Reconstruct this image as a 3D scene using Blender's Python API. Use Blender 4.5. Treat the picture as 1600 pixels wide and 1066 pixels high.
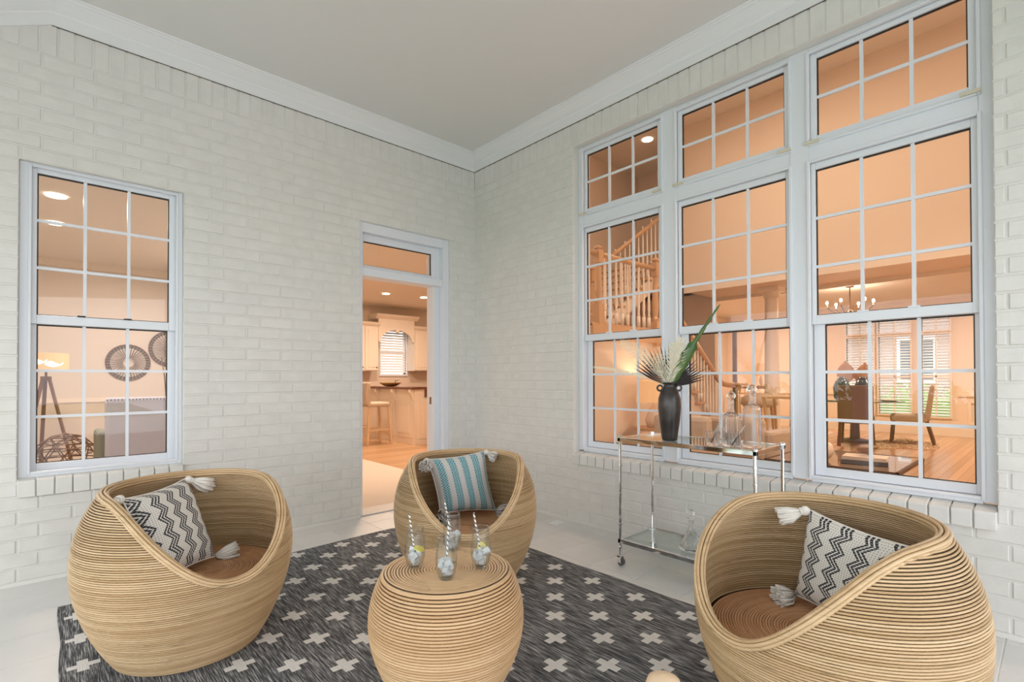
import bpy, bmesh, math, random
from mathutils import Vector, Matrix
random.seed(7)
PI = math.pi
scene = bpy.context.scene
col = scene.collection
for o in list(bpy.data.objects): bpy.data.objects.remove(o)

# ------------------------------------------------------------------ camera
cam_d = bpy.data.cameras.new('camera'); cam = bpy.data.objects.new('camera', cam_d); col.objects.link(cam)
R_ = Vector((0.73777749, -0.67503797, -0.00284808)); U_ = Vector((-0.00489796, -0.00957208, 0.99994219)); F_ = Vector((0.67502621, 0.73772089, 0.01036837))
M = Matrix((R_, U_, -F_)).transposed().to_4x4(); M.translation = Vector((-3.18906, -4.04754, 1.17600)); cam.matrix_world = M
cam_d.sensor_fit = 'HORIZONTAL'; cam_d.sensor_width = 36.0; cam_d.lens = 785.8266*36/1600
cam_d.shift_y = (584.001-533)/1600; cam_d.clip_start = 0.05
scene.camera = cam

# ------------------------------------------------------------------ world, exposure
scene.view_settings.view_transform = 'Standard'; scene.view_settings.look = 'None'
scene.view_settings.gamma = 1.0; scene.view_settings.use_curve_mapping = False
scene.view_settings.exposure = 0.0
w = bpy.data.worlds.new('sky'); scene.world = w; w.use_nodes = True
nt = w.node_tree; nt.nodes.clear()
tc = nt.nodes.new('ShaderNodeTexCoord'); sx = nt.nodes.new('ShaderNodeSeparateXYZ'); rp = nt.nodes.new('ShaderNodeValToRGB')
bg = nt.nodes.new('ShaderNodeBackground'); wo = nt.nodes.new('ShaderNodeOutputWorld')
nt.links.new(tc.outputs['Generated'], sx.inputs[0]); nt.links.new(sx.outputs['Z'], rp.inputs[0])
rp.color_ramp.elements[0].position = 0.0; rp.color_ramp.elements[0].color = (0.97, 0.98, 1.0, 1)
rp.color_ramp.elements[1].position = 0.7; rp.color_ramp.elements[1].color = (0.86, 0.92, 1.0, 1)
nt.links.new(rp.outputs[0], bg.inputs[0]); bg.inputs[1].default_value = 3.6
nt.links.new(bg.outputs[0], wo.inputs[0])
cy = scene.cycles
cy.use_denoising = True; cy.max_bounces = 10; cy.diffuse_bounces = 5; cy.glossy_bounces = 5
cy.transmission_bounces = 8; cy.transparent_max_bounces = 24; cy.sample_clamp_indirect = 6
cy.caustics_reflective = False; cy.caustics_refractive = False

def lamp(name, loc, size, power, color, typ='AREA', rot=(0, 0, 0), sy=None):
    d = bpy.data.lights.new(name, typ); o = bpy.data.objects.new(name, d); col.objects.link(o)
    o.location = loc; o.rotation_euler = rot; d.energy = power; d.color = color
    if typ == 'AREA':
        d.shape = 'RECTANGLE' if sy else 'DISK'; d.size = size
        if sy: d.size_y = sy
    elif typ == 'POINT': d.shadow_soft_size = size
    return o
WARM = (1.0, 0.74, 0.55)
# recessed downlights and ceiling fixtures behind the glass, plus one added unseen fill
for x, y, s, p in ((1.9, -3.0, .5, 50), (2.6, -1.4, .5, 52)):
    lamp('great_room_light_fill', (x, y, 5.32), s, p, WARM)
lamp('great_room_light_fill', (2.4, -5.3, 3.1), .7, 95, WARM)  # added fill hung low out of view, leaves the upper walls darker
lamp('dining_light', (8.0, -3.4, 2.72), .4, 75, WARM); lamp('dining_light', (8.0, 0.6, 2.72), .4, 70, WARM)
lamp('kitchen_light', (1.3, 4.2, 2.80), .3, 62, WARM); lamp('kitchen_light', (2.6, 4.6, 2.80), .3, 38, WARM)
lamp('kitchen_light', (0.1, 1.9, 2.80), .3, 50, WARM)
lamp('den_light', (-3.17, 1.9, 2.78), .3, 42, (1.0, .80, .68)); lamp('den_light', (-2.3, 3.6, 2.78), .3, 42, (1.0, .80, .68))

# ------------------------------------------------------------------ material helpers
def mat(name, color=(.8, .8, .8), rough=.5, metal=0.0, noise=None, bump=None, spec=None, emit=None, coat=None):
    m = bpy.data.materials.new(name); m.use_nodes = True; n = m.node_tree; b = n.nodes['Principled BSDF']
    b.inputs['Base Color'].default_value = (*color, 1); b.inputs['Roughness'].default_value = rough; b.inputs['Metallic'].default_value = metal
    if spec is not None: b.inputs['Specular IOR Level'].default_value = spec
    if coat: b.inputs['Coat Weight'].default_value = coat
    if emit: b.inputs['Emission Color'].default_value = (*emit[0], 1); b.inputs['Emission Strength'].default_value = emit[1]
    if noise or bump:
        t = n.nodes.new('ShaderNodeTexCoord')
        oi = n.nodes.new('ShaderNodeObjectInfo'); ad = n.nodes.new('ShaderNodeVectorMath'); ad.operation = 'ADD'
        mu = n.nodes.new('ShaderNodeVectorMath'); mu.operation = 'SCALE'; mu.inputs[0].default_value = (7, 5, 3)
        n.links.new(oi.outputs['Random'], mu.inputs['Scale']); n.links.new(t.outputs['Object'], ad.inputs[0]); n.links.new(mu.outputs[0], ad.inputs[1])
        mp = n.nodes.new('ShaderNodeMapping'); n.links.new(ad.outputs[0], mp.inputs[0])
    if noise:   # (color2, scale, (sx,sy,sz), lo, hi)
        c2, sc, st, lo, hi = noise
        mp.inputs['Scale'].default_value = st
        nz = n.nodes.new('ShaderNodeTexNoise'); nz.inputs['Scale'].default_value = sc; nz.inputs['Detail'].default_value = 5
        r = n.nodes.new('ShaderNodeValToRGB'); r.color_ramp.elements[0].position = lo; r.color_ramp.elements[1].position = hi
        r.color_ramp.elements[0].color = (*color, 1); r.color_ramp.elements[1].color = (*c2, 1)
        n.links.new(mp.outputs[0], nz.inputs['Vector']); n.links.new(nz.outputs[0], r.inputs[0]); n.links.new(r.outputs[0], b.inputs['Base Color'])
    if bump:    # (scale, strength, distance)
        nb = n.nodes.new('ShaderNodeTexNoise'); nb.inputs['Scale'].default_value = bump[0]; nb.inputs['Detail'].default_value = 4
        bp = n.nodes.new('ShaderNodeBump'); bp.inputs['Strength'].default_value = bump[1]; bp.inputs['Distance'].default_value = bump[2]
        n.links.new((mp.outputs[0] if noise else ad.outputs[0]) if not noise else ad.outputs[0], nb.inputs['Vector'])
        n.links.new(nb.outputs[0], bp.inputs['Height']); n.links.new(bp.outputs[0], b.inputs['Normal'])
    return m

def thin_glass(name, tint=(1, 1, 1), refl=1.0, base=0.03, rough=0.0):
    m = bpy.data.materials.new(name); m.use_nodes = True; n = m.node_tree; n.nodes.clear()
    o = n.nodes.new('ShaderNodeOutputMaterial'); mx = n.nodes.new('ShaderNodeMixShader'); tr = n.nodes.new('ShaderNodeBsdfTransparent')
    gl = n.nodes.new('ShaderNodeBsdfGlossy'); gl.inputs['Roughness'].default_value = rough; tr.inputs[0].default_value = (*tint, 1)
    lw = n.nodes.new('ShaderNodeLayerWeight'); fr = n.nodes.new('ShaderNodeMath'); fr.operation = 'POWER'; fr.inputs[1].default_value = 4.0
    n.links.new(lw.outputs['Facing'], fr.inputs[0])
    ma = n.nodes.new('ShaderNodeMath'); ma.operation = 'MULTIPLY_ADD'; ma.inputs[1].default_value = refl; ma.inputs[2].default_value = base
    n.links.new(fr.outputs[0], ma.inputs[0]); n.links.new(ma.outputs[0], mx.inputs[0]); n.links.new(tr.outputs[0], mx.inputs[1]); n.links.new(gl.outputs[0], mx.inputs[2])
    n.links.new(mx.outputs[0], o.inputs[0]); return m

class NG:   # tiny math-node writer
    def __init__(s, m): s.n = m.node_tree
    def m(s, op, a, b=None, c=None):
        x = s.n.nodes.new('ShaderNodeMath'); x.operation = op
        for i, v in enumerate((a, b, c)):
            if v is None: continue
            if isinstance(v, (int, float)): x.inputs[i].default_value = v
            else: s.n.links.new(v, x.inputs[i])
        return x.outputs[0]
    def mix(s, f, a, b):
        x = s.n.nodes.new('ShaderNodeMix'); x.data_type = 'RGBA'
        if isinstance(f, (int, float)): x.inputs[0].default_value = f
        else: s.n.links.new(f, x.inputs[0])
        for i, v in ((6, a), (7, b)):
            if isinstance(v, tuple): x.inputs[i].default_value = (*v, 1)
            else: s.n.links.new(v, x.inputs[i])
        return x.outputs[2]
    def coord(s, which='Object'):
        t = s.n.nodes.new('ShaderNodeTexCoord'); p = s.n.nodes.new('ShaderNodeSeparateXYZ'); s.n.links.new(t.outputs[which], p.inputs[0]); return p.outputs
    def noise(s, scale, st=(1, 1, 1), which='Object', detail=4):
        t = s.n.nodes.new('ShaderNodeTexCoord'); mp = s.n.nodes.new('ShaderNodeMapping'); mp.inputs['Scale'].default_value = st
        s.n.links.new(t.outputs[which], mp.inputs[0]); z = s.n.nodes.new('ShaderNodeTexNoise'); z.inputs['Scale'].default_value = scale; z.inputs['Detail'].default_value = detail
        s.n.links.new(mp.outputs[0], z.inputs['Vector']); return z.outputs[0]
    def ramp(s, v, stops):
        r = s.n.nodes.new('ShaderNodeValToRGB'); e = r.color_ramp.elements
        while len(e) < len(stops): e.new(.5)
        for i, (p, c) in enumerate(stops): e[i].position = p; e[i].color = (*c, 1)
        s.n.links.new(v, r.inputs[0]); return r.outputs[0]
    def out(s, c, bump=None, strength=.3, dist=.002):
        b = s.n.nodes['Principled BSDF']; s.n.links.new(c, b.inputs['Base Color'])
        if bump is not None:
            bp = s.n.nodes.new('ShaderNodeBump'); bp.inputs['Strength'].default_value = strength; bp.inputs['Distance'].default_value = dist
            s.n.links.new(bump, bp.inputs['Height']); s.n.links.new(bp.outputs[0], b.inputs['Normal'])
    def tri(s, v):  # triangle wave 0..1
        return s.m('ABSOLUTE', s.m('SUBTRACT', s.m('MULTIPLY', s.m('FRACT', v), 2.0), 1.0))

MAT = {}
MAT['brick'] = mat('painted_brick', (.755, .745, .71), .42, noise=((.70, .69, .655), 9, (1, 1, 1), .35, .7), bump=(38, .35, .006))
MAT['mortar'] = mat('painted_mortar', (.735, .725, .69), .6, bump=(60, .2, .003))
MAT['trim'] = mat('white_trim_paint', (.78, .81, .86), .32)
MAT['crown'] = mat('crown_paint', (.80, .81, .81), .5)
MAT['ceiling'] = mat('ceiling_paint', (.74, .735, .71), .8)
MAT['gasket'] = mat('black_gasket', (.012, .011, .010), .5)
MAT['pane'] = thin_glass('window_glass', (.95, .96, .96), .6, .048)
MAT['tile'] = mat('porcelain_tile', (.76, .745, .72), .32, noise=((.70, .685, .66), 5, (1, 1, 1), .3, .75), bump=(30, .05, .001))
MAT['grout'] = mat('pale_grout', (.84, .83, .80), .8)
MAT['tan'] = mat('tan_plastic', (.66, .61, .48), .5)
MAT['chrome'] = mat('chrome', (.86, .86, .87), .06, 1.0)
MAT['shelf_glass'] = thin_glass('shelf_glass', (.92, .97, .94), .7, .16)
MAT['clear'] = thin_glass('clear_glass', (.96, .97, .97), .75, .05)
MAT['white'] = mat('white_enamel', (.85, .85, .85), .4)
g = bpy.data.materials.new('cut_crystal'); g.use_nodes = True; b = g.node_tree.nodes['Principled BSDF']
b.inputs['Transmission Weight'].default_value = 1; b.inputs['Roughness'].default_value = .10; b.inputs['IOR'].default_value = 1.30; b.inputs['Base Color'].default_value = (.98, .98, .98, 1)
MAT['crystal'] = g
g = g.copy(); g.name = 'ice'; g.node_tree.nodes['Principled BSDF'].inputs['IOR'].default_value = 1.18; g.node_tree.nodes['Principled BSDF'].inputs['Roughness'].default_value = .06; MAT['ice'] = g
# interior paints
MAT['peach'] = mat('cream_wall_paint', (.80, .69, .57), .7)
MAT['cream'] = mat('cream_joinery_paint', (.84, .76, .66), .45)
MAT['den_paint'] = mat('pale_den_paint', (.74, .68, .61), .7)
MAT['int_ceiling'] = mat('interior_ceiling_paint', (.78, .73, .66), .8)
MAT['carpet'] = mat('cream_carpet', (.66, .60, .53), .95, bump=(300, .4, .004))
MAT['oak'] = mat('honey_oak', (.62, .36, .17), .35, noise=((.50, .27, .11), 4, (1, 12, 1), .3, .7))
MAT['stair_wood'] = mat('stair_oak', (.58, .36, .19), .35)
MAT['pale_wood'] = mat('pale_wood', (.70, .52, .34), .4)
MAT['dark_wood'] = mat('dark_wood', (.16, .07, .035), .35)
MAT['bronze'] = mat('bronze_metal', (.10, .055, .035), .4, .6)
MAT['linen'] = mat('oatmeal_linen', (.55, .45, .35), .9, bump=(400, .3, .002))
MAT['grey_linen'] = mat('lavender_grey_linen', (.50, .52, .62), .9, bump=(400, .3, .002))
MAT['green_grey'] = mat('sage_grey_linen', (.22, .24, .20), .9)
MAT['taupe'] = mat('taupe_leather', (.20, .13, .09), .6)
MAT['granite'] = mat('brown_granite', (.16, .06, .035), .2)
MAT['blind'] = mat('white_blind_slat', (.85, .85, .86), .5)
MAT['daylight'] = mat('daylit_window_pane', (.8, .85, .9), .5, emit=((.86, .93, 1.0), 1.1))
MAT['bulb'] = mat('lit_bulb', (1, .9, .8), .5, emit=((1, .80, .58), 14))
MAT['disc'] = mat('lit_downlight', (1, .9, .8), .5, emit=((1, .82, .62), 7))
MAT['shade'] = mat('lamp_shade_fabric', (.5, .34, .2), .8, emit=((1.0, .50, .22), .55))
MAT['shade_leaf'] = mat('lit_leaf_print', (.9, .9, .9), .8, emit=((1, .95, .88), 1.5))
MAT['basket_w'] = mat('woven_dark_grass', (.17, .12, .08), .9)
MAT['green_leaf'] = mat('green_leaf', (.045, .12, .035), .4, noise=((.10, .17, .04), 14, (1, 1, 1), .35, .7))
MAT['cream_frond'] = mat('bleached_frond', (.72, .67, .50), .8)
MAT['dark_frond'] = mat('dark_dried_palm', (.016, .010, .012), .6)
MAT['vase'] = mat('dark_glazed_stoneware', (.022, .018, .017), .28, noise=((.06, .05, .047), 11, (1, 1, 1), .4, .7), bump=(14, .5, .006))
MAT['tassel'] = mat('cream_cotton', (.80, .76, .70), .95)
MAT['tassel_grey'] = mat('warm_grey_cotton', (.62, .58, .54), .95)
MAT['lemon'] = mat('lemon_slice', (.85, .75, .12), .5)
MAT['book_pink'] = mat('pink_book_cover', (.75, .20, .22), .5)
MAT['book_grey'] = mat('grey_book_cover', (.12, .13, .16), .5)
MAT['paper'] = mat('paper_edge', (.8, .76, .7), .8)
MAT['ivory'] = mat('ivory_ceramic', (.78, .68, .58), .35)
MAT['shell'] = mat('brown_shell', (.25, .13, .05), .35)
MAT['jar'] = mat('dark_smoked_glass', (.05, .07, .08), .1)
MAT['dry_leaf'] = mat('copper_dried_leaf', (.45, .25, .14), .5)
MAT['fur'] = mat('cream_fur', (.62, .47, .32), .95)
MAT['lawn'] = mat('lawn_grass', (.10, .19, .05), .95, noise=((.16, .26, .07), 3, (1, 1, 1), .3, .7))
MAT['hedge'] = mat('hedge_leaf', (.20, .40, .09), .6, noise=((.42, .62, .20), 6, (1, 1, 1), .3, .7))

# rattan: per-cane tone attribute + dark nodes
def rattan(name, c1, c2, dark):
    m = mat(name, c1, .42); G = NG(m)
    at = G.n.nodes.new('ShaderNodeAttribute'); at.attribute_name = 'tone'
    z = G.noise(3.0, (1, 1, 14)); s = G.noise(9.0, (1, 1, 42), detail=5); big = G.noise(2.2, (1, 1, 1.4), detail=3)
    v = G.m('ADD', G.m('MULTIPLY', at.outputs['Fac'], .45), G.m('MULTIPLY', z, .6))
    c = G.ramp(v, [(.25, c2), (.8, c1)])
    c = G.mix(G.m('MULTIPLY', G.m('GREATER_THAN', s, .66), .55), c, dark)
    c = G.mix(G.m('MULTIPLY', G.m('SUBTRACT', big, .45), .9), c, tuple(x*.72 for x in c2))
    G.out(c, s, .25, .002); return m
MAT['rattan'] = rattan('rattan_cane', (.68, .49, .29), (.45, .285, .135), (.10, .07, .04))
MAT['rattan_light'] = rattan('pale_rattan_cane', (.70, .47, .265), (.56, .345, .175), (.30, .20, .12))
MAT['seat_cane'] = rattan('warm_seat_cane', (.70, .40, .22), (.56, .29, .14), (.22, .10, .05))
MAT['core'] = mat('rattan_core', (.07, .04, .018), .8)

# woven rug with plus signs
m = mat('rug_weave', (.1, .1, .1), .95); G = NG(m); X = G.coord()
def plus(ox, oy):
    fx = G.m('MULTIPLY', G.m('ABSOLUTE', G.m('SUBTRACT', G.m('FRACT', G.m('ADD', G.m('DIVIDE', G.m('SUBTRACT', X[0], ox), .316), .5)), .5)), .316)
    fy = G.m('MULTIPLY', G.m('ABSOLUTE', G.m('SUBTRACT', G.m('FRACT', G.m('ADD', G.m('DIVIDE', G.m('SUBTRACT', X[1], oy), .292), .5)), .5)), .292)
    a = G.m('MULTIPLY', G.m('LESS_THAN', fx, .056), G.m('LESS_THAN', fy, .0175)); b_ = G.m('MULTIPLY', G.m('LESS_THAN', fx, .0185), G.m('LESS_THAN', fy, .052))
    return G.m('MAXIMUM', a, b_)
pl = G.m('MAXIMUM', plus(-.878, -2.205), plus(-1.036, -2.351))
# no plus signs in the plain border
inb = G.m('MULTIPLY', G.m('LESS_THAN', X[0], -.80), G.m('GREATER_THAN', X[0], -3.14)); pl = G.m('MULTIPLY', pl, inb)
st = G.noise(30, (8, .30, 1), detail=3); st2 = G.noise(150, (2.2, .12, 1), detail=2)
sv = G.m('ADD', G.m('MULTIPLY', st, .6), G.m('MULTIPLY', st2, .4))
grey = G.ramp(sv, [(.38, (.022, .023, .027)), (.5, (.105, .106, .11)), (.62, (.42, .42, .42))])
lite = G.ramp(sv, [(.3, (.60, .59, .56)), (.7, (.80, .78, .75))])
G.out(G.mix(pl, grey, lite), st2, .6, .003); MAT['rug'] = m

# oak boards of the interior floor
m = mat('oak_floor', (.6, .35, .18), .20); G = NG(m); X = G.coord()
bx_ = G.m('DIVIDE', X[1], .085); idn = G.m('FLOOR', bx_)
wn = G.n.nodes.new('ShaderNodeTexWhiteNoise'); wn.noise_dimensions = '1D'; G.n.links.new(idn, wn.inputs['W'])
c = G.ramp(wn.outputs['Value'], [(0, (.50, .30, .16)), (1, (.66, .42, .24))])
c = G.mix(G.m('LESS_THAN', G.m('FRACT', bx_), .04), c, (.28, .15, .07)); G.out(c); MAT['oak_floor'] = m

def pillow_mat(name, mode):
    m = mat(name, (.7, .7, .68), .95); G = NG(m); X = G.coord('UV'); u, v = X[0], X[1]
    if mode == 'bw':
        zz = G.m('MULTIPLY', G.tri(G.m('MULTIPLY', v, 5.5)), .085)
        p = G.m('MULTIPLY', G.m('ADD', u, zz), 4.3)
        f = G.m('FRACT', p); band = G.m('LESS_THAN', f, .56)
        ln = G.m('LESS_THAN', G.m('FRACT', G.m('MULTIPLY', f, 5.36)), .62)
        gap = G.m('GREATER_THAN', G.m('FRACT', G.m('MULTIPLY', v, 46)), .12)
        blk = G.m('MULTIPLY', G.m('MULTIPLY', band, ln), gap)
        dots = G.m('MULTIPLY', G.m('GREATER_THAN', G.m('FRACT', G.m('MULTIPLY', u, 40)), .62), G.m('GREATER_THAN', G.m('FRACT', G.m('MULTIPLY', v, 40)), .55))
        c = G.mix(G.m('MULTIPLY', dots, .8), (.76, .73, .68), (.24, .24, .23))
        c = G.mix(blk, c, (.016, .018, .026)); h = G.m('ADD', dots, blk)
    else:
        f = G.m('FRACT', G.m('ADD', G.m('MULTIPLY', u, 4.7), .62)); band = G.m('LESS_THAN', f, .56)
        zz = G.tri(G.m('MULTIPLY', v, 9.5)); ln = G.m('LESS_THAN', G.m('FRACT', G.m('ADD', G.m('MULTIPLY', u, 21.0), G.m('MULTIPLY', zz, 1.5))), .34)
        nz = G.noise(90, which='UV')
        base = G.ramp(nz, [(.35, (.46, .45, .43)), (.65, (.62, .60, .57))])
        c = G.mix(band, base, (.06, .23, .275)); c = G.mix(G.m('MULTIPLY', G.m('MULTIPLY', band, ln), .85), c, (.55, .66, .64)); h = nz
    G.out(c, h, .6, .003); return m
MAT['pillow_bw'] = pillow_mat('black_white_zigzag_weave', 'bw'); MAT['pillow_teal'] = pillow_mat('teal_herringbone_weave', 'teal')
m = mat('striped_paper', (.8, .8, .8), .6); G = NG(m); X = G.coord('UV')
G.out(G.mix(G.m('LESS_THAN', G.m('FRACT', G.m('ADD', G.m('MULTIPLY', X[0], 1.0), G.m('MULTIPLY', X[1], 11))), .42), (.85, .83, .80), (.13, .11, .07))); MAT['straw'] = m
m = mat('wicker_disc', (.2, .14, .1), .9); G = NG(m); X = G.coord()
an = G.m('ARCTAN2', X[0], X[1]); rr = G.m('SQRT', G.m('ADD', G.m('MULTIPLY', X[0], X[0]), G.m('MULTIPLY', X[1], X[1])))
ra = G.m('LESS_THAN', G.m('FRACT', G.m('MULTIPLY', an, 36/6.2832)), .35); ri = G.m('LESS_THAN', G.m('FRACT', G.m('MULTIPLY', rr, 42)), .4)
G.out(G.mix(G.m('MAXIMUM', ra, G.m('MULTIPLY', ri, .6)), (.34, .26, .19), (.045, .03, .02))); MAT['wicker'] = m

# ------------------------------------------------------------------ geometry helpers
class MB:
    def __init__(s): s.v = []; s.f = []; s.t = []; s.uv = {}; s.has_t = False
    def box(s, x0, y0, z0, x1, y1, z1):
        x0, x1 = min(x0, x1), max(x0, x1); y0, y1 = min(y0, y1), max(y0, y1); z0, z1 = min(z0, z1), max(z0, z1)
        n = len(s.v); s.v += [(x, y, z) for x in (x0, x1) for y in (y0, y1) for z in (z0, z1)]
        s.f += [tuple(n+i for i in q) for q in ((0, 1, 3, 2), (4, 6, 7, 5), (0, 4, 5, 1), (2, 3, 7, 6), (0, 2, 6, 4), (1, 5, 7, 3))]; return s
    def bar(s, a, b, w, d=None, up=(0, 0, 1)):  # rectangular bar from a to b
        a = Vector(a); b = Vector(b); d = d or w; t = (b-a).normalized(); up = Vector(up)
        if abs(t.dot(up)) > .98: up = Vector((1, 0, 0))
        r = t.cross(up).normalized(); q = r.cross(t); n = len(s.v)
        for p in (a, b):
            for i, j in ((-1, -1), (1, -1), (1, 1), (-1, 1)): s.v.append(tuple(p+r*w/2*i+q*d/2*j))
        s.f += [tuple(n+i for i in k) for k in ((0, 1, 2, 3), (7, 6, 5, 4), (0, 4, 5, 1), (1, 5, 6, 2), (2, 6, 7, 3), (3, 7, 4, 0))]; return s
    def tube(s, pts, rad, seg=6, closed=False, tone=None, cap=True, up=None, uv=False):
        n0 = len(s.v); pts = [Vector(p) for p in pts]; N = len(pts); rads = rad if isinstance(rad, (list, tuple)) else [rad]*N
        prev = None
        for i, p in enumerate(pts):
            a = pts[(i-1) % N] if (closed or i > 0) else p; b = pts[(i+1) % N] if (closed or i < N-1) else p
            t = (b-a).normalized() if (b-a).length > 1e-9 else Vector((0, 0, 1))
            if up is not None: r = t.cross(Vector(up))
            elif prev is None: r = t.cross(Vector((0, 0, 1)) if abs(t.z) < .9 else Vector((1, 0, 0)))
            else: r = prev - t*prev.dot(t)
            r.normalize(); prev = r; q = t.cross(r)
            for k in range(seg):
                an = 2*PI*k/seg; s.v.append(tuple(p+(r*math.cos(an)+q*math.sin(an))*rads[i]))
        M_ = N if closed else N-1
        for i in range(M_):
            j = (i+1) % N
            for k in range(seg):
                l = (k+1) % seg; f = (n0+i*seg+k, n0+i*seg+l, n0+j*seg+l, n0+j*seg+k)
                if uv: s.uv[len(s.f)] = [(k/seg, i/M_), ((k+1)/seg, i/M_), ((k+1)/seg, (i+1)/M_), (k/seg, (i+1)/M_)]
                s.f.append(f)
        if cap and not closed:
            s.f.append(tuple(n0+k for k in range(seg))[::-1]); s.f.append(tuple(n0+(N-1)*seg+k for k in range(seg)))
        if tone is not None: s.has_t = True
        s.t += [0.0]*(n0-len(s.t)) + [tone or 0.0]*(len(s.v)-n0); return s
    def lathe(s, prof, seg=24, c=(0, 0, 0), sq=None):  # prof (r,z); flute fn sq(angle)->mult
        n0 = len(s.v); N = len(prof)
        for r, z in prof:
            for k in range(seg):
                an = 2*PI*k/seg; rr = r*(sq(an, z) if sq else 1); s.v.append((c[0]+rr*math.cos(an), c[1]+rr*math.sin(an), c[2]+z))
        for i in range(N-1):
            for k in range(seg):
                l = (k+1) % seg; s.f.append((n0+i*seg+k, n0+i*seg+l, n0+(i+1)*seg+l, n0+(i+1)*seg+k))
        if prof[0][0] > 1e-5: s.f.append(tuple(n0+k for k in range(seg))[::-1])
        if prof[-1][0] > 1e-5: s.f.append(tuple(n0+(N-1)*seg+k for k in range(seg)))
        return s
    def prism(s, poly, axis, a, b):   # poly in the two other axes, extruded along axis
        n = len(s.v); L = len(poly)
        for t in (a, b):
            for p in poly:
                s.v.append((t, p[0], p[1]) if axis == 0 else (p[0], t, p[1]) if axis == 1 else (p[0], p[1], t))
        s.f.append(tuple(n+i for i in range(L))[::-1]); s.f.append(tuple(n+L+i for i in range(L)))
        for i in range(L): j = (i+1) % L; s.f.append((n+i, n+j, n+L+j, n+L+i))
        return s
    def ball(s, c, r, seg=12, rings=8, sc=(1, 1, 1)):
        prof = [(math.sin(PI*i/rings)*r, -math.cos(PI*i/rings)*r) for i in range(rings+1)]; n0 = len(s.v)
        for a, z in prof:
            for k in range(seg): an = 2*PI*k/seg; s.v.append((c[0]+a*math.cos(an)*sc[0], c[1]+a*math.sin(an)*sc[1], c[2]+z*sc[2]))
        for i in range(rings):
            for k in range(seg): l = (k+1) % seg; s.f.append((n0+i*seg+k, n0+i*seg+l, n0+(i+1)*seg+l, n0+(i+1)*seg+k))
        return s
    def mesh(s, name, m, smooth=False):
        me = bpy.data.meshes.new(name); me.from_pydata(s.v, [], s.f); me.materials.append(m)
        if smooth: me.shade_smooth()
        if s.has_t:
            s.t += [0.0]*(len(s.v)-len(s.t)); a = me.attributes.new('tone', 'FLOAT', 'POINT'); a.data.foreach_set('value', s.t)
        if s.uv:
            ul = me.uv_layers.new(name='UVMap')
            for pi, co in s.uv.items():
                for li, c in zip(me.polygons[pi].loop_indices, co): ul.data[li].uv = c
        return me
    def build(s, name, m, parent=None, smooth=False, fix=True, loc=None, **kw):
        me = s.mesh(name, m, smooth)
        if fix:
            bm = bmesh.new(); bm.from_mesh(me); bmesh.ops.recalc_face_normals(bm, faces=bm.faces); bm.to_mesh(me); bm.free()
        return link(name, me, parent, loc, **kw)
def link(name, me, parent=None, loc=None, bevel=None, label=None, cat=None, group=None, kind=None):
    o = bpy.data.objects.new(name, me); col.objects.link(o)
    if parent is not None: o.parent = parent
    if loc is not None: o.location = loc
    if bevel:
        b = o.modifiers.new('bevel', 'BEVEL'); b.width = bevel; b.segments = 2; b.limit_method = 'ANGLE'
    tag(o, label, cat, group, kind); return o
def tag(o, label=None, cat=None, group=None, kind=None):
    if label: o['label'] = label
    if cat: o['category'] = cat
    if group: o['group'] = group
    if kind: o['kind'] = kind
    return o
def empty(name, loc=(0, 0, 0), label=None, cat=None, group=None, kind=None, rz=0, parent=None):
    o = bpy.data.objects.new(name, None); col.objects.link(o); o.location = loc; o.rotation_euler = (0, 0, rz); o.empty_display_size = .1
    if parent: o.parent = parent
    return tag(o, label, cat, group, kind)
def copy_tree(o, parent=None):
    c = o.copy(); col.objects.link(c)
    if parent: c.parent = parent
    for ch in [x for x in o.children]: copy_tree(ch, c)
    return c

# ------------------------------------------------------------------ the brick walls
ROW = .0813; Z0 = .0163; TOP = 3.105
def zrow(n): return Z0+ROW*n
brick_cache = {}
def brick_mesh(L, H, axis, proud=.0050, bv=.0045):
    key = (round(L, 3), round(H, 3), axis)
    if key in brick_cache: return brick_cache[key]
    def P(a, b, d):  # a along wall, b up, d proud toward the room (-y for A, -x for B)
        return (a, -d, b) if axis == 'A' else (-d, a, b)
    h, k = L/2, H/2; v = []
    for e, d in ((0, -.004), (.0015, proud*.45), (bv, proud)):
        v += [P(-h+e, -k+e, d), P(h-e, -k+e, d), P(h-e, k-e, d), P(-h+e, k-e, d)]
    f = [(8, 9, 10, 11)]
    for s in (0, 4):
        for i in range(4): j = (i+1) % 4; f.append((s+i, s+j, s+4+j, s+4+i))
    if axis == 'B': f = [q[::-1] for q in f]
    me = bpy.data.meshes.new('brick'); me.from_pydata(v, [], f); me.materials.append(MAT['brick'])
    bm = bmesh.new(); bm.from_mesh(me)
    bmesh.ops.recalc_face_normals(bm, faces=bm.faces)
    c = bm.faces[:][0]
    tow = Vector((0, -1, 0)) if axis == 'A' else Vector((-1, 0, 0))
    if bm.faces[:][0].normal.dot(tow) < 0: bmesh.ops.reverse_faces(bm, faces=bm.faces)
    bm.to_mesh(me); bm.free(); brick_cache[key] = me; return me
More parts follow.
